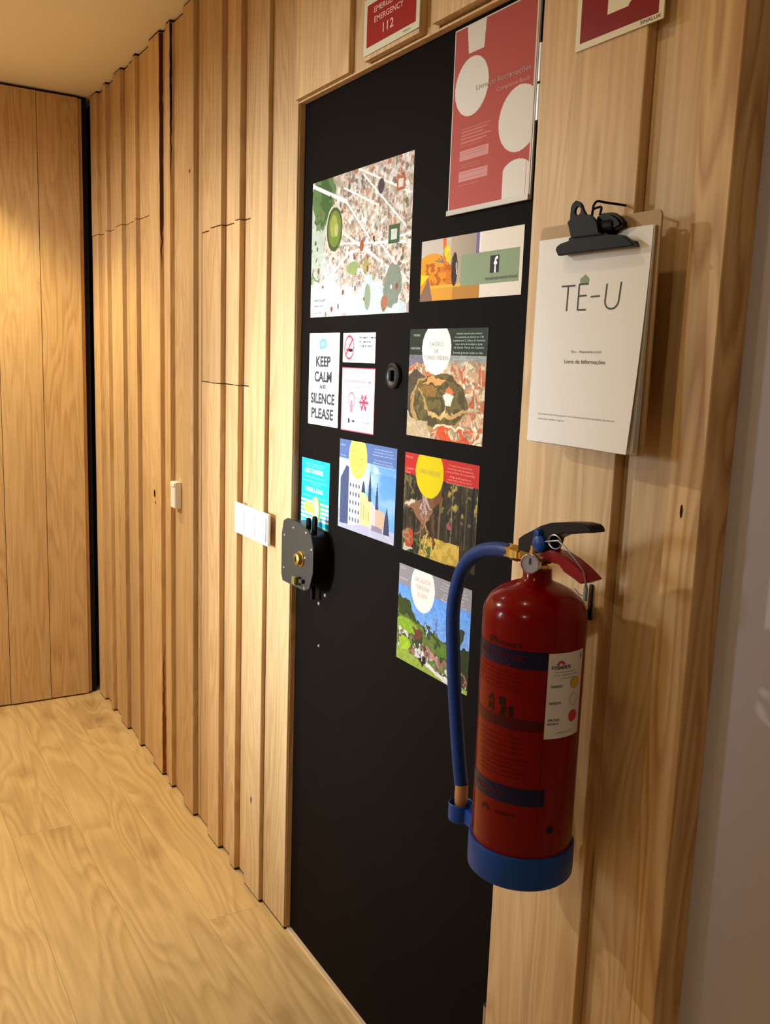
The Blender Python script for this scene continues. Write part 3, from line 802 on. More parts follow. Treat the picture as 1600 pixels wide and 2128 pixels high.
for (u_, b_, t_, w_) in ((.46, .46, .60, .035), (.575, .38, .72, .030), (.70, .32, .62, .026), (.87, .08, .38, .05)):
    cv.poly([(u_ - w_, b_), (u_ - w_ * .7, (b_ + t_) / 2), (u_, t_), (u_ + w_ * .7, (b_ + t_) / 2), (u_ + w_, b_)], '38405e')
cv.line(.235, .72, .235, .84, .008, '5a6480')
header(cv, '5d74a8', 'f0e468', .345, .83, .165, .24, .79)
cv.gain = 0.72
o = sheet('palace_card', cv, -1.8125, 1.141, 'tourist card with slate blue band, yellow disc and photo of a white palace', 'card')
YI = ink('ochre_disc_ink', 'a59a45')
for k, (s_, ww) in enumerate((('PAL\u00c1CIO', .048), ('NACIONAL', .052), ('DE MAFRA', .056))): txt(o, s_, -1.7275, 1.320 - .014 * k, .0085, ww, YI)
fine_lines(o, ['Um dos mais importantes', 'monumentos do barroco', 'mandado erguer por D. Jo\u00e3o V'], -1.618, 1.333, .0062, .0036, .09, LI)
fine_lines(o, ['Aberto todos os dias exceto ter\u00e7a', 'Bilhetes na recep\u00e7\u00e3o', 'www.palaciomafra.gov.pt'], -1.618, 1.310, .0062, .0034, .092, LI)
txt(o, 'MAFRA', -1.807, 1.329, .004, .022, LI, align='L'); txt(o, '30 minutos', -1.807, 1.306, .004, .026, LI, align='L'); txt(o, 'de carro', -1.807, 1.299, .004, .02, LI, align='L')

# forest park card
cv = Canvas(0.2475, 0.198, 190, '241d16'); U, V = cv.U, cv.V
nf = cv.noise(40, 9, 7); cv.a = cv.c('1d1812') + nf[..., None] ** 2 * np.array([.28, .24, .14])
nl = cv.noise(22, 16, 1); cv.fill((nl > .62) & (V > .42), '6d6234'); cv.fill((nl > .70) & (V > .45) & (U > .6), 'a8923c')
for u_, w_, c_ in ((.06, .012, '4c3c2c'), (.17, .02, '1a1412'), (.30, .012, '6a553a'), (.52, .022, '70553a'), (.60, .012, '3a2c20'), (.68, .01, '8a7860'), (.78, .025, '2a1e16'), (.86, .014, '5a4a34'), (.94, .03, '151210')):
    cv.line(u_, .1 + .1 * (u_ > .5), u_ + .01, .78, w_, c_)
cv.poly([(.24, .0), (.30, .18), (.50, .22), (.78, .20), (.80, .02), (.62, 0)], 'b08d38'); cv.fill((V < .22) & (U > .28) & (U < .8) & (cv.noise(25, 20, 3) > .5), 'c7a548')
cv.fill((V < .16) & (U < .42) & (cv.noise(20, 20, 9) > .55), '4c5a22')
# grazing long-tailed reptile statue, brown with pale back
B = '8a5e44'
warped(cv, .09, 12, 60); U, V = cv.U, cv.V
cv.poly([(.00, .47), (.10, .53), (.22, .56), (.30, .60), (.38, .58), (.42, .50), (.40, .40), (.36, .34), (.28, .32), (.22, .36), (.16, .46), (.04, .45)], B)
cv.ell(.31, .50, .085, .11, 'b79c92'); cv.fill((((U - .31) / .085) ** 2 + ((V - .50) / .11) ** 2 < 1) & (cv.noise(40, 40, 5) > .56), '7a5648')
cv.poly([(.01, .46), (.16, .56), (.17, .50)], 'c9bba4')
cv.line(.40, .56, .47, .60, .06, '7a4e2e'); cv.ell(.48, .60, .06, .06, '6e4426')
cv.line(.38, .38, .30, .28, .022, B); cv.line(.30, .28, .20, .20, .018, B); cv.line(.36, .38, .35, .22, .026, 'a07048'); cv.line(.35, .22, .36, .06, .02, 'c8a060'); cv.line(.28, .36, .28, .2, .02, B); cv.line(.28, .2, .27, .06, .016, '9a7a48'); cv.line(.44, .44, .44, .12, .03, '5e3c24')
cv.ell(.66, .36, .025, .05, '9c4a4c')
cv.ell(.10, .155, .085, .10, '8c7a58'); cv.fill((((U - .10) / .085) ** 2 + ((V - .155) / .1) ** 2 < 1) & (cv.noise(30, 30, 2) > .5), 'b23c20'); cv.rect(.03, .03, .17, .06, 'b9b0a0')
cv.a = np.clip(cv.a, 0, 1)
header(cv, 'c02a22', 'ddc000', .36, .84, .195, .25, .79)
cv.gain = 0.72
o = sheet('forest_park_card', cv, -1.5335, 1.141, 'tourist card with red band, yellow disc and dark forest photo with a brown dinosaur statue', 'card')
txt(o, 'DINO PARQUE', -1.4445, 1.308, .0085, .074, ink('ochre_on_yellow_ink', 'a98c10'))
fine_lines(o, ['O maior museu ao ar livre', 'do mundo com dinossauros', 'num pinhal da Lourinh\u00e3'], -1.343, 1.330, .0062, .0036, .09, LR)
fine_lines(o, ['Abelheira', 'Aberto todos os dias das 10 \u00e0s 17', 'Bilhetes com desconto na recep\u00e7\u00e3o'], -1.343, 1.309, .0058, .0034, .085, LR)
txt(o, 'PARQUE', -1.529, 1.331, .004, .024, LR, align='L'); txt(o, 'LOURINH\u00c3', -1.529, 1.308, .004, .03, LR, align='L'); txt(o, '20 km', -1.529, 1.301, .004, .018, LR, align='L')

# garden card
cv = Canvas(0.2505, 0.200, 190, '5f8fd0'); U, V = cv.U, cv.V
cv.a = cv.c('8fa8d8') * (1 - V[..., None]) + cv.c('4f8ad6') * V[..., None]
warped(cv, .06, 14, 70); U, V = cv.U, cv.V
tn = cv.noise(14, 14, 8)
cv.fill(V < .50 - .28 * U + .18 * tn + .12 * np.exp(-((U - .08) / .15) ** 2), '33401f')
cv.fill((V < .42 - .22 * U + .2 * tn) & (tn > .45), '5c7030'); cv.fill(((U - .15) / .17) ** 2 + ((V - .38) / .08) ** 2 < .7 + tn * .5, '7f9c2e')
cv.fill(((U - .83) / .09) ** 2 + ((V - .52) / .09) ** 2 < .6 + tn, '2b3a26'); cv.fill((U > .72) & (V < .36 + .1 * tn), '24301c'); cv.fill((U > .55) & (U < .75) & (V < .34) & (tn > .35), '54702a')
cv.poly([(.22, .40), (.35, .40), (.38, .34), (.28, .30)], '6b3a2c'); cv.line(.43, .50, .43, .38, .01, 'c9c6c4'); cv.line(.56, .58, .56, .44, .02, '5f74a8'); cv.line(.47, .46, .47, .36, .04, '3c4438')
for q in range(330):
    u_, v_ = RNG.rand(), .06 + RNG.rand() * .30
    if v_ > .34 - .18 * u_: continue
    cv.ell(u_, v_, .008 + RNG.rand() * .012, .008 + RNG.rand() * .02, ['b8b0ac', '5a4a48', '8a6a62', 'c8bfb8', '3c3432', '9a5a50', '6a7040'][RNG.randint(7)])
cv.fill((V < .12 - .08 * U) | ((U < .2) & (V < .14)), '8a9a3e'); cv.ell(.12, .19, .08, .07, '93ad2c'); cv.line(.30, .13, .95, -.02, .04, 'cfc6c2'); cv.ell(.38, .10, .06, .05, '1f1d1c'); cv.line(.38, .2, .38, .1, .02, 'c8c8cc')
cv.line(.45, .26, .60, .14, .03, 'b07a70'); cv.a *= (.85 + .3 * cv.noise(50, 50, 6, 2))[..., None]; cv.a = np.clip(cv.a, 0, 1)
header(cv, '8a8286', 'ded8ce', .355, .83, .17, .245, .79)
cv.gain = 0.82
o = sheet('garden_card', cv, -1.5395, 0.911, 'tourist card with grey band and statue garden photo, lowest on the door', 'card')
PI_ = ink('salmon_disc_ink', 'cfa096')
for k, (s_, ww) in enumerate((('BACALH\u00d4A', .056), ('BUDDHA', .046), ('EDEN', .034))): txt(o, s_, -1.4505, 1.092 - .0145 * k, .0095, ww, PI_)
fine_lines(o, ['O maior jardim oriental da', 'Europa com cerca de 35', 'hectares em Carvalhal'], -1.345, 1.104, .0062, .0036, .09, LGR)
fine_lines(o, ['Aberto das 9h \u00e0s 18h', 'Quinta dos Loridos', 'Bombarral'], -1.345, 1.083, .0058, .0034, .08, LGR)
txt(o, 'JARDIM', -1.535, 1.104, .004, .022, LGR, align='L'); txt(o, 'BOMBARRAL', -1.535, 1.082, .004, .032, LGR, align='L')

# blue flyer
cv = Canvas(0.1475, 0.1615, 120, '14a6f8'); U, V = cv.U, cv.V
for k in range(5): cv.rect(0, .10 + .062 * k, 1, .134 + .062 * k, 'eefafe')
cv.ell(.58, .27, .14, .19, '4f9a4c'); cv.ell(.52, .27, .14, .19, 'a4e46a'); cv.ell(.545, .27, .07, .14, 'f0f4ee'); cv.rect(.50, .18, .56, .36, 'e9e4ea')
cv.ell(.25, .27, .13, .085, 'f6d84e'); cv.ell(.42, .25, .10, .06, 'f6e05a'); cv.rect(.57, .04, .63, .12, '3f6e2a'); cv.ell(.60, .09, .04, .03, '7a5a28')
cv.poly([(0, 0), (1, 0), (1, .035), (0, .035)], '8fdde0'); cv.poly([(.0, .035), (.35, .035), (.3, .06), (0, .09)], '66c4c8')
o = sheet('blue_flyer', cv, -2.007, 1.1175, 'bright cyan flyer with yellow headings and green arrow drawing above the lock', 'flyer')
YW = ink('pale_yellow_ink', 'e4ecb4'); CW = ink('pale_cyan_ink', '86e4fb')
txt(o, 'LIXO TRANSFER', -1.940, 1.2505, .0105, .098, YW, bold=.02); txt(o, 'POUPE A \u00c1GUA', -1.936, 1.2055, .0105, .092, YW, bold=.02)
for k, (s_, z_, w__) in enumerate((('Separe os res\u00edduos e ajude-nos', 1.268, .1), ('a proteger o ambiente', 1.2625, .08), ('plastic paper and glass only', 1.237, .11), ('Troque as toalhas s\u00f3 quando precisar', 1.2265, .13), ('save water today', 1.2195, .06), ('Please help us to save the planet', 1.190, .12))):
    txt(o, s_, -1.935, z_, .0042, w__, CW)

# ------------------------------------------------------------------ signs above
def plate_sign(name, cv, x0, z0, y, label, backth=0.002):
    o = picture_mesh(cv, name, x0, z0, y, backth, PRINT)
    return tag(o, label, 'sign')
cv = Canvas(0.205, 0.102, 160, 'd8d6bc')
cv.rect(.055, .12, .945, .89, '9a1414')
o = plate_sign('emergency_sign', cv, -1.698, 2.114, YP - 0.0022, 'red and white emergency number sign above the black door')
ys_ = YP - 0.0036
PKI = ink('pale_pink_ink', 'e8b8ac')
for s_, z_, h_, w__ in (('EMERG\u00caNCIA', 2.1905, .0105, .112), ('EMERGENCY', 2.172, .0105, .108), ('112', 2.149, .0165, .040)): txt(o, s_, -1.603, z_, h_, w__, PKI, ys_, 0.01)
txt(o, 'SINALUX', -1.535, 2.1205, .0035, .026, INKGREY, ys_)
cv = Canvas(0.165, 0.165, 150, 'd8d2b8')
cv.rect(.055, .055, .945, .945, '7c0a0a')
cv.fill((cv.U > .375) & (cv.U < .70) & (cv.V > .20) & (cv.V < .66), 'd8d2b8'); cv.ell(.5375, .66, .1625, .10, 'd8d2b8'); cv.ell(.66, .205, .045, .03, '7c0a0a')
cv.rect(.48, .70, .60, .82, 'd8d2b8'); cv.rect(.42, .80, .70, .86, 'd8d2b8'); cv.line(.48, .82, .28, .72, .035, 'd8d2b8'); cv.line(.28, .72, .25, .45, .035, 'd8d2b8')
o = plate_sign('extinguisher_sign', cv, -1.068, 1.9625, YP - 0.0022, 'red square fire point sign with white pictogram, top right on the pine planks')
txt(o, 'SINALUX', -0.925, 1.9675, .0045, .036, INK, ys_)

# ------------------------------------------------------------------ switches
t = thing('triple_switch', (-2.24, YP, 1.075), 'white triple rocker light switch plate left of the door', 'light switch')
prism('switch_plate', [(-2.357, 1.033), (-2.126, 1.033), (-2.126, 1.118), (-2.357, 1.118)], YP - 0.0085, YP - 0.0001, WHITEP, t, 0.002)
for k in range(3):
    x = -2.350 + 0.073 * k
    prism('rocker', [(x + .004, 1.044), (x + .069, 1.044), (x + .069, 1.107), (x + .004, 1.107)], YP - 0.0125, YP - 0.0083, WHITEP, t, 0.0012)
t = thing('wall_sensor', (-2.905, YR - 0.001, 1.05), 'small white rectangular switch box alone on a recessed plank, left of the triple switch', 'switch')
prism('sensor_body', [(-2.937, 1.014), (-2.889, 1.014), (-2.889, 1.101), (-2.937, 1.101)], YR - 0.023, YR - 0.001, WHITEP, t, 0.002)
prism('sensor_cap', [(-2.934, 1.086), (-2.892, 1.086), (-2.892, 1.098), (-2.934, 1.098)], YR - 0.0255, YR - 0.0228, mat('ivory_lens', 'fbf3dc', 0.3), t, 0.001)

# ------------------------------------------------------------------ clipboard
t = thing('clipboard', (-0.962, YP, 1.72), 'brown hardboard clipboard with black lever clip hanging right of the door', 'clipboard')
HB = mat('hardboard', 'a98a5e', 0.6, noise=0.06, nscale=120)
YBD = -0.026
def rr(x0, x1, z0, z1, r):
    out = []
    for cx_, cz_, a0 in ((x1 - r, z0 + r, -90), (x1 - r, z1 - r, 0), (x0 + r, z1 - r, 90), (x0 + r, z0 + r, 180)):
        for q in range(5):
            a = math.radians(a0 + q * 22.5); out.append((cx_ + r * math.cos(a), cz_ + r * math.sin(a)))
    return out
prism('board', rr(-1.0785, -0.8465, 1.403, 1.7165, 0.008), YBD - 0.003, YBD, HB, t, 0.0004)
yc = YBD - 0.003
# clip: base strap, jaw, lever with loops
prism('clip_strap', [(-1.000, 1.68), (-0.915, 1.68), (-0.915, 1.708), (-1.000, 1.708)], yc - 0.006, yc - 0.0002, BLACKM, t, 0.001)
prism('clip_jaw', [(-1.0187, 1.6781), (-1.0169, 1.6829), (-1.0097, 1.6862), (-0.995, 1.6882), (-0.9852, 1.6926), (-0.9812, 1.6961), (-0.9254, 1.6934), (-0.9171, 1.6898), (-0.8895, 1.6862), (-0.8775, 1.6796), (-0.8661, 1.6719), (-0.8779, 1.6706), (-0.9232, 1.6706), (-0.9645, 1.6706), (-1.0127, 1.6702)], -0.052, -0.044, BLACKM, t, 0.0015)
prism('clip_jaw', [(-1.013, 1.672), (-0.873, 1.672), (-0.878, 1.679), (-1.006, 1.682)], -0.045, -0.0345, BLACKM, t, 0.0015)
hole = [(-0.9728 + .0052 * math.cos(a), 1.7256 + .0054 * math.sin(a)) for a in [2 * math.pi * q / 16 for q in range(16)]]
prism('clip_lever', [(-0.9837, 1.6915), (-0.9890, 1.7050), (-0.9931, 1.7126), (-0.9880, 1.7165), (-0.9880, 1.7205), (-0.9875, 1.732), (-0.9850, 1.7365), (-0.9790, 1.7400), (-0.9711, 1.7376), (-0.9660, 1.7340), (-0.9605, 1.7250), (-0.9555, 1.7190), (-0.9484, 1.7180), (-0.941, 1.7135), (-0.9334, 1.7053), (-0.9295, 1.6938), (-0.9252, 1.6906)], -0.056, -0.052, BLACKM, t, 0.001, holes=(hole,))
tube('clip_spring', [(-1.003, -0.040, 1.693), (-0.990, -0.045, 1.6935), (-0.975, -0.046, 1.694)], 0.0016, BLACKM, t, 8)
lathe('clip_barrel', [(0.0, -0.032), (0.0095, -0.032), (0.0105, -0.028), (0.0105, 0.028), (0.0095, 0.032), (0.0, 0.032)], BLACKM, t, (-0.945, -0.0405, 1.702), 20, 'X')
prism('clip_wing', [(-0.948, 1.700), (-0.945, 1.716), (-0.935, 1.7195), (-0.918, 1.7185), (-0.905, 1.7115), (-0.898, 1.7045), (-0.897, 1.699), (-0.908, 1.6955), (-0.938, 1.6955)], -0.048, -0.034, BLACKM, t, 0.003)
# hook and nail it hangs from
tube('hook', [(-0.9480, YP - .0005, 1.7370), (-0.9480, -0.030, 1.7365), (-0.9520, -0.040, 1.7375), (-0.9560, -0.0425, 1.7330), (-0.9570, -0.043, 1.7270), (-0.9580, -0.043, 1.7180)], 0.0017, BLACKM, t, 8, 6)
tube('hook', [(-0.9570, -0.043, 1.7270), (-0.949, -0.043, 1.7285), (-0.941, -0.043, 1.7275), (-0.943, -0.043, 1.718)], 0.0017, BLACKM, t, 8, 4)
# sheets
def curled(z_top, z_bot, x0, x1, y0, lift, name, label, cat, th=0.0012, skew=0.0, group=None, liftL=0.1):
    bm = bmesh.new(); nx, nz = 8, 14
    def P_(i, j, back):
        u = i / nx; v = j / nz
        x = x0 + (x1 - x0) * u + skew * v
        z = z_top + (z_bot - z_top) * v
        y = y0 - lift * (v ** 1.6) * (liftL + (1 - liftL) * u ** 1.5) - (th if not back else 0)
        return (x, y, z)
    G = [[[bm.verts.new(P_(i, j, b)) for i in range(nx + 1)] for j in range(nz + 1)] for b in (0, 1)]
    for b in (0, 1):
        for j in range(nz):
            for i in range(nx): bm.faces.new((G[b][j][i], G[b][j][i + 1], G[b][j + 1][i + 1], G[b][j + 1][i]))
    rim = [(0, i) for i in range(nx + 1)] + [(j, nx) for j in range(1, nz + 1)] + [(nz, i) for i in range(nx - 1, -1, -1)] + [(j, 0) for j in range(nz - 1, 0, -1)]
    for a, b_ in zip(rim, rim[1:] + rim[:1]):
        bm.faces.new((G[0][a[0]][a[1]], G[0][b_[0]][b_[1]], G[1][b_[0]][b_[1]], G[1][a[0]][a[1]]))
    o = newobj(name, bm, PAPER, None, (0, 0, 0), smooth=True)
    tag(o, label, cat, group)
    return o, P_
XP0, XP1 = -1.0735, -0.8535
for k in range(5):
    curled(1.6975 - .0004 * k, 1.404 + .0008 * k, XP0 + .0002 * k, XP1 + .0003 * k, yc - 0.0006 - k * 0.0009, 0.002 + 0.0016 * k, 'paper_sheet', 'white paper sheet clipped under the cover page, showing only along its right edge', 'paper', 0.0006, 0.0, 'lower sheets on the clipboard')
cover, PC = curled(1.6975, 1.4055, XP0, XP1, yc - 0.0055, 0.018, 'cover_page', 'white cover page lettered T\u00ca-U, curling off the clipboard at its lower right', 'paper', 0.0004, 0.0)
def on_page(u, v):
    x, y, z = PC(0, 0, 0)
    uu = (u - XP0) / (XP1 - XP0); vv = (1.6975 - v) / (1.6975 - 1.4055)
    vv = np.clip(vv, 0, 1); uu = np.clip(uu, 0, 1)
    return yc - 0.0055 - 0.018 * (vv ** 1.6) * (0.1 + 0.9 * uu ** 1.5) - 0.0004 - 0.0007
def page_text(s, cx_, cz_, h, width, m, bold=0.0, align='C'):
    def fn(X, Z):
        return np.stack([X, on_page(cx_ + X, cz_ + Z), Z], 1)
    return lettering(s, cx_, cz_, h, width, m, cover, 0.0, bold, align, fn)
def page_stroke(pts, wd, m):
    """pen stroke as a thin ribbon on the page"""
    bm = bmesh.new(); P = [Vector((a, 0, b)) for a, b in pts]
    prev = None
    for i, p in enumerate(P):
        tdir = (P[min(i + 1, len(P) - 1)] - P[max(i - 1, 0)]).normalized()
        nn_ = Vector((-tdir.z, 0, tdir.x)) * wd / 2
        a = p + nn_; b_ = p - nn_
        va = bm.verts.new((a.x, float(on_page(a.x, a.z)) , a.z)); vb = bm.verts.new((b_.x, float(on_page(b_.x, b_.z)), b_.z))
        if prev: bm.faces.new((prev[0], va, vb, prev[1]))
        prev = (va, vb)
    newobj('lettering', bm, m, cover)
def seg(a, b, n_=6): return [(a[0] + (b[0] - a[0]) * i / n_, a[1] + (b[1] - a[1]) * i / n_) for i in range(n_ + 1)]
BI = ink('pen_black_ink', '2a2420'); wd = 0.0022
page_stroke(seg((-1.0178, 1.6292), (-0.9891, 1.6292)), wd, BI); page_stroke(seg((-1.0041, 1.6290), (-1.0043, 1.5944)), wd, BI)
page_stroke(seg((-0.9816, 1.6303), (-0.9816, 1.5952)), wd, BI); page_stroke(seg((-0.9818, 1.6303), (-0.9634, 1.6303)), wd, BI); page_stroke(seg((-0.9810, 1.6143), (-0.9656, 1.6146)), wd, BI); page_stroke(seg((-0.9818, 1.5955), (-0.9645, 1.5955)), wd, BI)
page_stroke(seg((-0.9565, 1.6125), (-0.9390, 1.6127)), wd, BI)
ua = [(-0.9268, 1.6285), (-0.9280, 1.6075)] + [(-0.9152 - .0130 * math.cos(a), 1.6060 - .0112 * math.sin(a)) for a in [math.pi * q / 12 for q in range(13)]] + [(-0.9020, 1.6085), (-0.9005, 1.6293)]
page_stroke(ua, wd, BI)
SG = ink('sage_ink', '7d8f6c')
bm = bmesh.new(); hv = [(-0.9798, 1.6318), (-0.9632, 1.6318), (-0.9628, 1.6375), (-0.9705, 1.6430), (-0.9803, 1.6375)]
bm.faces.new([bm.verts.new((x, float(on_page(x, z)), z)) for x, z in hv]); newobj('house_mark', bm, SG, cover)
page_text('T\u00ea-u   Alojamento Local', -0.957, 1.5379, 0.0034, 0.062, BI); page_text('Livro de Informa\u00e7\u00f5es', -0.958, 1.5242, 0.0054, 0.084, BI)
page_text('Da sua parte e por forma a garantir o bom funcionamento desta casa pedimos que leia com', -0.967, 1.4470, 0.0024, 0.166, ink('faint_ink', '5a544e')); page_text('aten\u00e7\u00e3o estas regras', -1.0500, 1.4400, 0.0023, 0.06, ink('faint_ink_2', '5a544e'), align='L')

# ------------------------------------------------------------------ fire extinguisher
EX, EY, ER = -0.957, -0.100, 0.0735
t = thing('fire_extinguisher', (EX, EY, 0.787), 'red powder fire extinguisher with blue hose and blue foot hung right of the door', 'fire extinguisher')
LC = (EX, EY, 0)
prof = [(0.0, 0.800), (0.060, 0.800), (0.070, 0.806), (ER, 0.815), (ER, 1.168), (ER - .0010, 1.178), (ER - .0045, 1.188), (ER - .011, 1.197), (ER - .022, 1.206), (ER - .036, 1.2125), (0.030, 1.2155), (0.0235, 1.218), (0.0205, 1.222), (0.0200, 1.238), (0.0, 1.238)]
cyl = lathe('cylinder', [(r, z) for r, z in prof], REDP, t, LC, 72)
# blue foot, with clip ring for the nozzle
foot = lathe('foot_ring', [(ER - .010, 0.7905), (ER - .006, 0.7870), (ER + .0005, 0.7870), (ER + .0035, 0.7900), (ER + .0040, 0.798), (ER + .0036, 0.8330), (ER + .0025, 0.8355), (ER + .0003, 0.8360), (ER + .0003, 0.795), (0.0, 0.795)], BLUEP, t, LC, 72, cap=False)
nx_, ny_ = -1.0975, -0.108
prof2 = [(0.0, 0.799), (0.0185, 0.799), (0.0200, 0.801), (0.0200, 0.8275), (0.0190, 0.8285), (0.0180, 0.8275), (0.0178, 0.812), (0.0, 0.812)]
lathe('nozzle_cup', [(r * .98, z - .006) for r, z in prof2], BLUEP, foot, (nx_, ny_, 0), 32)
prism('cup_bracket', [(-1.080, 0.794), (-1.020, 0.796), (-1.020, 0.820), (-1.080, 0.820)], ny_ - 0.006, ny_ + 0.006, BLUEP, foot, 0.001)
# hose
tube('hose', [(-1.0178, EY, 1.2480), (-1.0427, EY, 1.2462), (-1.0774, EY, 1.2385), (-1.1069, EY - .001, 1.2236), (-1.1304, EY - .002, 1.1995), (-1.1440, EY - .003, 1.1651), (-1.1495, EY - .004, 1.124), (-1.1440, EY - .005, 1.0695), (-1.1340, EY - .006, 1.0081), (-1.1215, EY - .007, 0.9475), (-1.1080, EY - .008, 0.8881), (-1.0990, EY - .008, 0.852)], 0.0112, BLUEH, t, 16)
lathe('hose_tip', [(0.0, 0.803), (0.008, 0.803), (0.009, 0.812), (0.0105, 0.826), (0.0105, 0.853), (0.0, 0.853)], mat('tan_nozzle', 'b07a4a', 0.4), t, (nx_, ny_, 0), 20)
fit = lathe('hose_fitting', [(0.0, -0.018), (0.0105, -0.018), (0.0120, -0.016), (0.0120, 0.004), (0.0105, 0.006), (0.0105, 0.012), (0.0085, 0.014), (0.0085, 0.030), (0.0, 0.030)], BRASS, t, (-1.006, EY, 1.2478), 6, 'X')
# valve body
VB = lathe('valve', [(0.0, 1.2375), (0.0165, 1.2375), (0.0165, 1.243), (0.0135, 1.244), (0.0135, 1.262), (0.010, 1.268), (0.0, 1.268)], BRASS, t, LC, 24)
prism('valve_block', [(-0.987, 1.245), (-0.940, 1.245), (-0.933, 1.252), (-0.936, 1.268), (-0.975, 1.270), (-0.987, 1.262)], EY - 0.010, EY + 0.010, mat('dark_brass', '8a6a38', 0.35, 0.9), t, 0.0015)
# black carrying handle and red lever
hp = [(-0.9892, 1.2568), (-0.9893, 1.2732), (-0.9803, 1.2797), (-0.9625, 1.289), (-0.9439, 1.2993), (-0.9242, 1.3068), (-0.8919, 1.3132), (-0.867, 1.3165), (-0.8511, 1.3161), (-0.846, 1.3135), (-0.8432, 1.3097), (-0.8445, 1.3070), (-0.8584, 1.3044), (-0.8778, 1.2996), (-0.8967, 1.2966), (-0.908, 1.2918), (-0.9181, 1.2863), (-0.9202, 1.2795), (-0.9246, 1.2695), (-0.9404, 1.2626), (-0.9539, 1.2581), (-0.9709, 1.2566)]
prism('handle', hp, EY - 0.0125, EY + 0.0125, BLACKP, t, 0.002)
lv = [(-0.9404, 1.2640), (-0.9232, 1.2700), (-0.9004, 1.2685), (-0.8806, 1.2637), (-0.8623, 1.2568), (-0.8506, 1.2513), (-0.8403, 1.2457), (-0.8472, 1.2424), (-0.8602, 1.2363), (-0.8745, 1.2407), (-0.8917, 1.2451), (-0.9043, 1.2533), (-0.9149, 1.2529), (-0.9314, 1.2551), (-0.9467, 1.2557)]
prism('lever', lv, EY - 0.011, EY + 0.011, REDL, t, 0.0015)
lathe('pivot_cap', [(0.0, 0.0), (0.0125, 0.0), (0.0125, 0.004), (0.0095, 0.007), (0.0, 0.0085)], BLUEP, t, (-0.9405, EY - 0.0125, 1.2755), 20, 'Y')
lathe('pivot_cap', [(0.0, 0.0), (0.0075, 0.0), (0.0075, 0.003), (0.0055, 0.006), (0.0, 0.007)], BLUEP, t, (-0.9440, EY - 0.0125, 1.289), 18, 'Y')
# gauge
gd = Vector((0.45, -0.89, 0.05)).normalized()
ga = lathe('pressure_gauge', [(0.0, 0.0), (0.0135, 0.0), (0.0142, 0.002), (0.0142, 0.0085), (0.0128, 0.0100), (0.0122, 0.0085), (0.0, 0.0085)], mat('gauge_chrome', 'c9c8cc', 0.25, 0.9), t, (0, 0, 0), 32)
gf = lathe('gauge_face', [(0.0, 0.0087), (0.0120, 0.0087), (0.0, 0.0089)], mat('gauge_dial_grey', 'a5a3b4', 0.3), None, (0, 0, 0), 32)
bm = bmesh.new(); bx(bm, -0.0012, 0.0012, -0.0006, 0.008, 0.0090, 0.0096)
nd = newobj('gauge_needle', bm, mat('needle_ink', '20202c', 0.5), None)
rot = gd.to_track_quat('Z', 'Y')
ga.location = Vector((-0.9405, -0.1245, 1.2485)) - Vector(t.location)
ga.rotation_mode = 'QUATERNION'; ga.rotation_quaternion = rot
gf.parent = ga; nd.parent = ga
lathe('gauge_stem', [(0.0, 1.262), (0.005, 1.262), (0.005, 1.272), (0.0, 1.274)], BRASS, t, (-0.9525, EY - 0.013, -0.002), 12)
tube('gauge_pipe', [(-0.950, EY, 1.250), (-0.9425, -0.1225, 1.2485)], 0.005, BRASS, t, 10, 1)
# safety pin, wire and seal tag
WS = mat('steel_wire', '8c9096', 0.35, 0.9)
rg = [(-0.909 + .0125 * math.cos(a), EY - 0.0145, 1.2835 + .0092 * math.sin(a)) for a in [2 * math.pi * q / 16 for q in range(17)]]
tube('pin_ring', rg, 0.0011, WS, t, 8, 2)
tube('safety_pin', [(-0.9300, EY - 0.014, 1.2800), (-0.9000, EY - 0.0145, 1.2870)], 0.0013, WS, t, 8, 1)
tube('seal_wire', [(-0.9022, EY - 0.0145, 1.2857), (-0.8887, EY - 0.015, 1.281), (-0.8752, EY - 0.015, 1.2729), (-0.863, EY - 0.014, 1.2638), (-0.8533, EY - 0.0125, 1.2543), (-0.8490, EY - 0.012, 1.2440), (-0.8480, EY - 0.012, 1.2300)], 0.0010, WS, t, 8, 4)
prism('seal_tag', [(-0.8500, 1.2170), (-0.8445, 1.2170), (-0.8440, 1.2330), (-0.8475, 1.2410), (-0.8500, 1.2320)], EY - 0.014, EY - 0.010, mat('grey_blue_seal', '6a7a86', 0.4), t, 0.0008)
tube('seal_wire', [(-0.8480, EY - 0.012, 1.2220), (-0.8560, EY - 0.014, 1.2240), (-0.8660, EY - 0.014, 1.2290)], 0.0009, WS, t, 8, 4)
# narrow wall hook and the lug it carries, behind the shoulder
prism('wall_bracket', [(-0.9615, 1.148), (-0.9545, 1.148), (-0.9545, 1.199), (-0.956, 1.202), (-0.960, 1.202), (-0.9615, 1.199)], YP - 0.004, YP - 0.0001, mat('dark_bracket_steel', '2e2019', 0.5, 0.3), t, 0.0008)
prism('wall_bracket', [(-0.962, 1.150), (-0.952, 1.150), (-0.952, 1.163), (-0.962, 1.163)], EY + ER - 0.002, YP - 0.003, BLACKM, t, 0.0008)

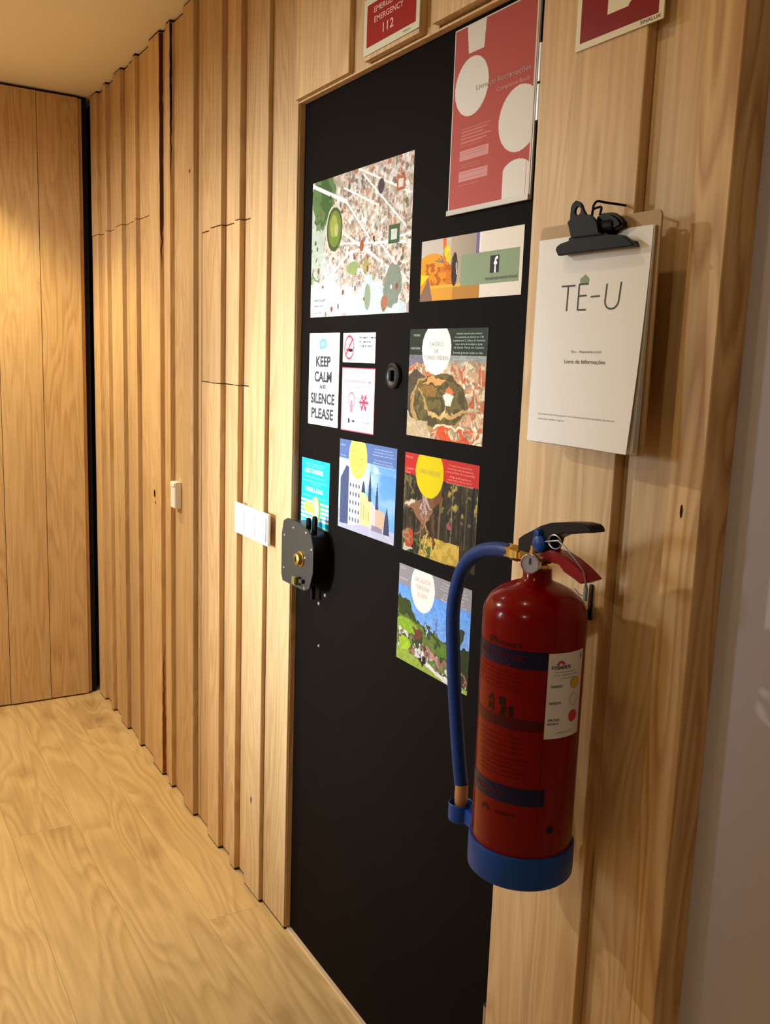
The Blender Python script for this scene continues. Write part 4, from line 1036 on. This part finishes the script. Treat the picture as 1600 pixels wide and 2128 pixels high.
# printing wrapped on the cylinder: bands and letters a hair above the enamel
def wrap(s, deg, z, h, width, m, par, bold=0.0, align='C', dr=0.0005):
    """deg = bearing on the cylinder; text runs anticlockwise"""
    def fn(X, Z):
        a = np.radians(deg) + X / ER
        return np.stack([(ER + dr) * np.cos(a), (ER + dr) * np.sin(a), Z], 1)
    me_o = lettering(s, 0, 0, h, width, m, par, 0.0, bold, align, fn)
    me_o.location = Vector((EX, EY, z)) - world_loc(par)
    return me_o
def band(name, d0, d1, z0, z1, m, par, dr=0.0003, n_=40, skew=0.0):
    bm = bmesh.new(); prev = None
    for i in range(n_ + 1):
        a = math.radians(d0 + (d1 - d0) * i / n_); r = ER + dr; s_ = skew * i / n_
        v0 = bm.verts.new((r * math.cos(a), r * math.sin(a), z0 + s_)); v1 = bm.verts.new((r * math.cos(a), r * math.sin(a), z1 + s_))
        if prev: bm.faces.new((prev[0], v0, v1, prev[1]))
        prev = (v0, v1)
    return newobj(name, bm, m, par, (EX, EY, 0))
NAVY = mat('navy_band_print', '081038', 0.25, spec=0.25)
DKRED = mat('dark_red_print', '4a0410', 0.25, spec=0.25)
DARKP = mat('black_print', '1c0a0a', 0.3, spec=0.25)
b1 = band('navy_band', -195, -24, 1.1110, 1.1360, NAVY, cyl); b2 = band('navy_band', -195, -18, 0.9140, 0.9395, NAVY, cyl)
band('purple_band', -195, -24, 1.0230, 1.0390, mat('dark_purple_print', '400414', 0.25, spec=0.25), cyl)
band('panel_edge', -24.6, -24, 0.86, 1.1110, DKRED, cyl); band('panel_edge', -195, -24, 1.1795, 1.1805 - .0006, DKRED, cyl) if False else None
wrap('EXTINTOR DE P\u00d3 ABC', -88, 1.1250, 0.0095, 0.105, DKRED, cyl, 0.01, dr=.0006); wrap('6 KG', -75, 1.1155, 0.0055, 0.03, DKRED, cyl, 0.01, dr=.0006)
wrap('PERIGO', -85, 0.9265, 0.009, 0.055, DKRED, cyl, 0.01, dr=.0006)
for k in range(5):
    wrap('Retirar a cavilha de seguran\u00e7a e apertar', -82, 1.1040 - .0062 * k, 0.0030, 0.088 - .004 * (k % 2), DKRED, cyl)
for k in range(4):
    wrap('Verificar o man\u00f3metro com frequ\u00eancia', -75, 1.0120 - .0075 * k, 0.0030, 0.075, DKRED, cyl)
for k in range(5):
    wrap('Inspec\u00e7\u00e3o e recarga anual por t\u00e9cnico', -70, 0.9800 - .0065 * k, 0.0028, 0.075, DKRED, cyl)
# flame emblem over the maker's lettering, twice
def emblem(deg, z, sc, m, par, dr=.0006):
    bm = bmesh.new()
    def wv(x, zz):
        a = math.radians(deg) + x / ER
        return bm.verts.new(((ER + dr) * math.cos(a), (ER + dr) * math.sin(a), zz))
    for q in range(7):
        a = math.pi * (q + .5) / 7
        tip = (math.cos(a) * sc, math.sin(a) * sc)
        b0 = (math.cos(a - .2) * sc * .55, math.sin(a - .2) * sc * .55); b1_ = (math.cos(a + .2) * sc * .55, math.sin(a + .2) * sc * .55)
        bm.faces.new([wv(*b0), wv(*tip), wv(*b1_)])
    N_ = 14; prev = None
    for i in range(N_ + 1):
        a = math.pi * i / N_
        p = (wv(math.cos(a) * sc * .38, math.sin(a) * sc * .38), wv(math.cos(a) * sc * .66, math.sin(a) * sc * .66))
        if prev: bm.faces.new((prev[0], prev[1], p[1], p[0]))
        prev = p
    return newobj('flame_emblem', bm, m, par, (EX, EY, z))
emblem(-88, 1.1395, 0.0115, DARKP, cyl); wrap('FOGNORTE', -66, 1.1420, 0.0050, 0.036, DARKP, cyl, .02, dr=.0006)
emblem(-86, 0.8945, 0.0105, DARKP, cyl); wrap('FOGNORTE', -60, 0.8975, 0.0042, 0.030, DARKP, cyl, .02, dr=.0006)
# class pictograms
for d_, s_ in ((-98, 'A'), (-84, ''), (-68, 'B')):
    pass
def pict(deg, pts, z):
    bm = bmesh.new()
    for poly in pts:
        bm.faces.new([bm.verts.new(((ER + .0006) * math.cos(math.radians(deg) + x / ER), (ER + .0006) * math.sin(math.radians(deg) + x / ER), zz)) for x, zz in poly])
    newobj('pictogram', bm, DARKP, cyl, (EX, EY, z))
pict(-86, [[(-.005, 0), (.005, 0), (.005, .006), (0, .011), (-.005, .005)], [(-.006, -.012), (-.002, -.012), (0, -.002), (-.004, -.002)], [(.002, -.014), (.006, -.014), (.004, -.002), (.001, -.002)]], 1.056)
pict(-70, [[(-.006, -.002), (.004, -.002), (.004, .010), (-.006, .010)], [(-.004, -.016), (.004, -.016), (.006, -.003), (-.002, -.003)]], 1.056)
pict(-60, [[(-.003, -.012), (.003, -.012), (.003, .004), (-.003, .004)]], 1.052)
lathe('round_mark', [(0, 0), (0.006, 0), (0, 0.0002)], DARKP, cyl, (EX + (ER + .0004) * math.cos(math.radians(-9)), EY + (ER + .0004) * math.sin(math.radians(-9)), 0.878), 20).rotation_euler = (0, math.radians(90), math.radians(-9))
# white inspection label
LAB = mat('label_white', 'd2d2d6', 0.45)
lab = band('inspection_label', -23.5, 25.5, 1.0135, 1.1350, LAB, cyl, 0.0009)
lab['label'] = 'white inspection label with flame emblem and three round marks'
LB = ink('label_blue_ink', '3a3f78'); LRD = ink('label_red_ink', 'b01c34')
def on_label(o_):
    w0 = o_.matrix_world.copy(); o_.location = o_.location; return o_
emblem(-9, 1.1180, 0.0085, LRD, lab, .0013); wrap('FOGNORTE', -8, 1.1150, 0.0048, 0.030, ink('label_navy_ink', '1c2040'), lab, .03, dr=.0013)
for k, (s_, w__) in enumerate((('Manuten\u00e7\u00e3o de extintores', .034), ('Tel. 261 000 000 Torres Vedras', .040), ('certificado NP 4413', .024))): wrap(s_, -2 + k, 1.1085 - .0045 * k, 0.0022, w__, ink('label_grey_ink', '80849a'), lab, dr=.0013)
wrap('i', 20.5, 1.1265, 0.0075, 0.0022, INK, lab, .04, dr=.0013)
for z_, c_, s_ in ((1.0905, 'c9a010', 'CARREGADO'), (1.0665, None, 'REVISTO'), (1.0425, 'c02c3c', 'PROX.')):
    wrap(s_, -13, z_ - .002, 0.0034, 0.018, LB, lab, .02, dr=.0013)
    a = math.radians(11.5)
    prof_ = [(0, 0), (0.0085, 0), (0, 0.0002)] if c_ else [(0.0078, 0), (0.0085, 0.0001)]
    d_ = lathe('round_sticker', prof_, mat('sticker_' + (c_ or 'grey'), c_ or '9a98a4', 0.5), lab, (EX + (ER + .0016) * math.cos(a), EY + (ER + .0016) * math.sin(a), z_), 24, cap=False)
    d_.rotation_euler = (0, math.radians(90), a)
wrap('MANUTENCAO', -14, 1.0350, 0.0030, 0.017, LB, lab, .02, dr=.0013); wrap('validade um ano', 0, 1.0215, 0.0024, 0.030, ink('label_grey_ink_2', '808290'), lab, dr=.0013)

# ------------------------------------------------------------------ ceiling downlights (above the frame)
LENS = bpy.data.materials.new('lamp_lens'); LENS.use_nodes = True
e = LENS.node_tree.nodes['Principled BSDF']; e.inputs['Emission Color'].default_value = (1, .8, .55, 1); e.inputs['Emission Strength'].default_value = 4
PLACE = ['nearest the end wall', 'in front of the triple switch', 'in front of the extinguisher', 'in the middle of the hallway, added as fill light', 'behind the camera side']
for k, (x, y) in enumerate(DOWNLIGHTS):
    d = thing('downlight', (x, y, H), 'round white recessed ceiling downlight ' + PLACE[k], 'downlight', 'ceiling downlights')
    lathe('trim_ring', [(0.036, -0.001), (0.048, -0.001), (0.050, -0.003), (0.047, -0.006), (0.038, -0.006), (0.036, -0.004)], WHITEP, d, (x, y, H), 32, cap=False)
    lathe('lamp_lens', [(0.0, -0.0015), (0.036, -0.0015), (0.036, -0.0005)], LENS, d, (x, y, H), 32, cap=False)
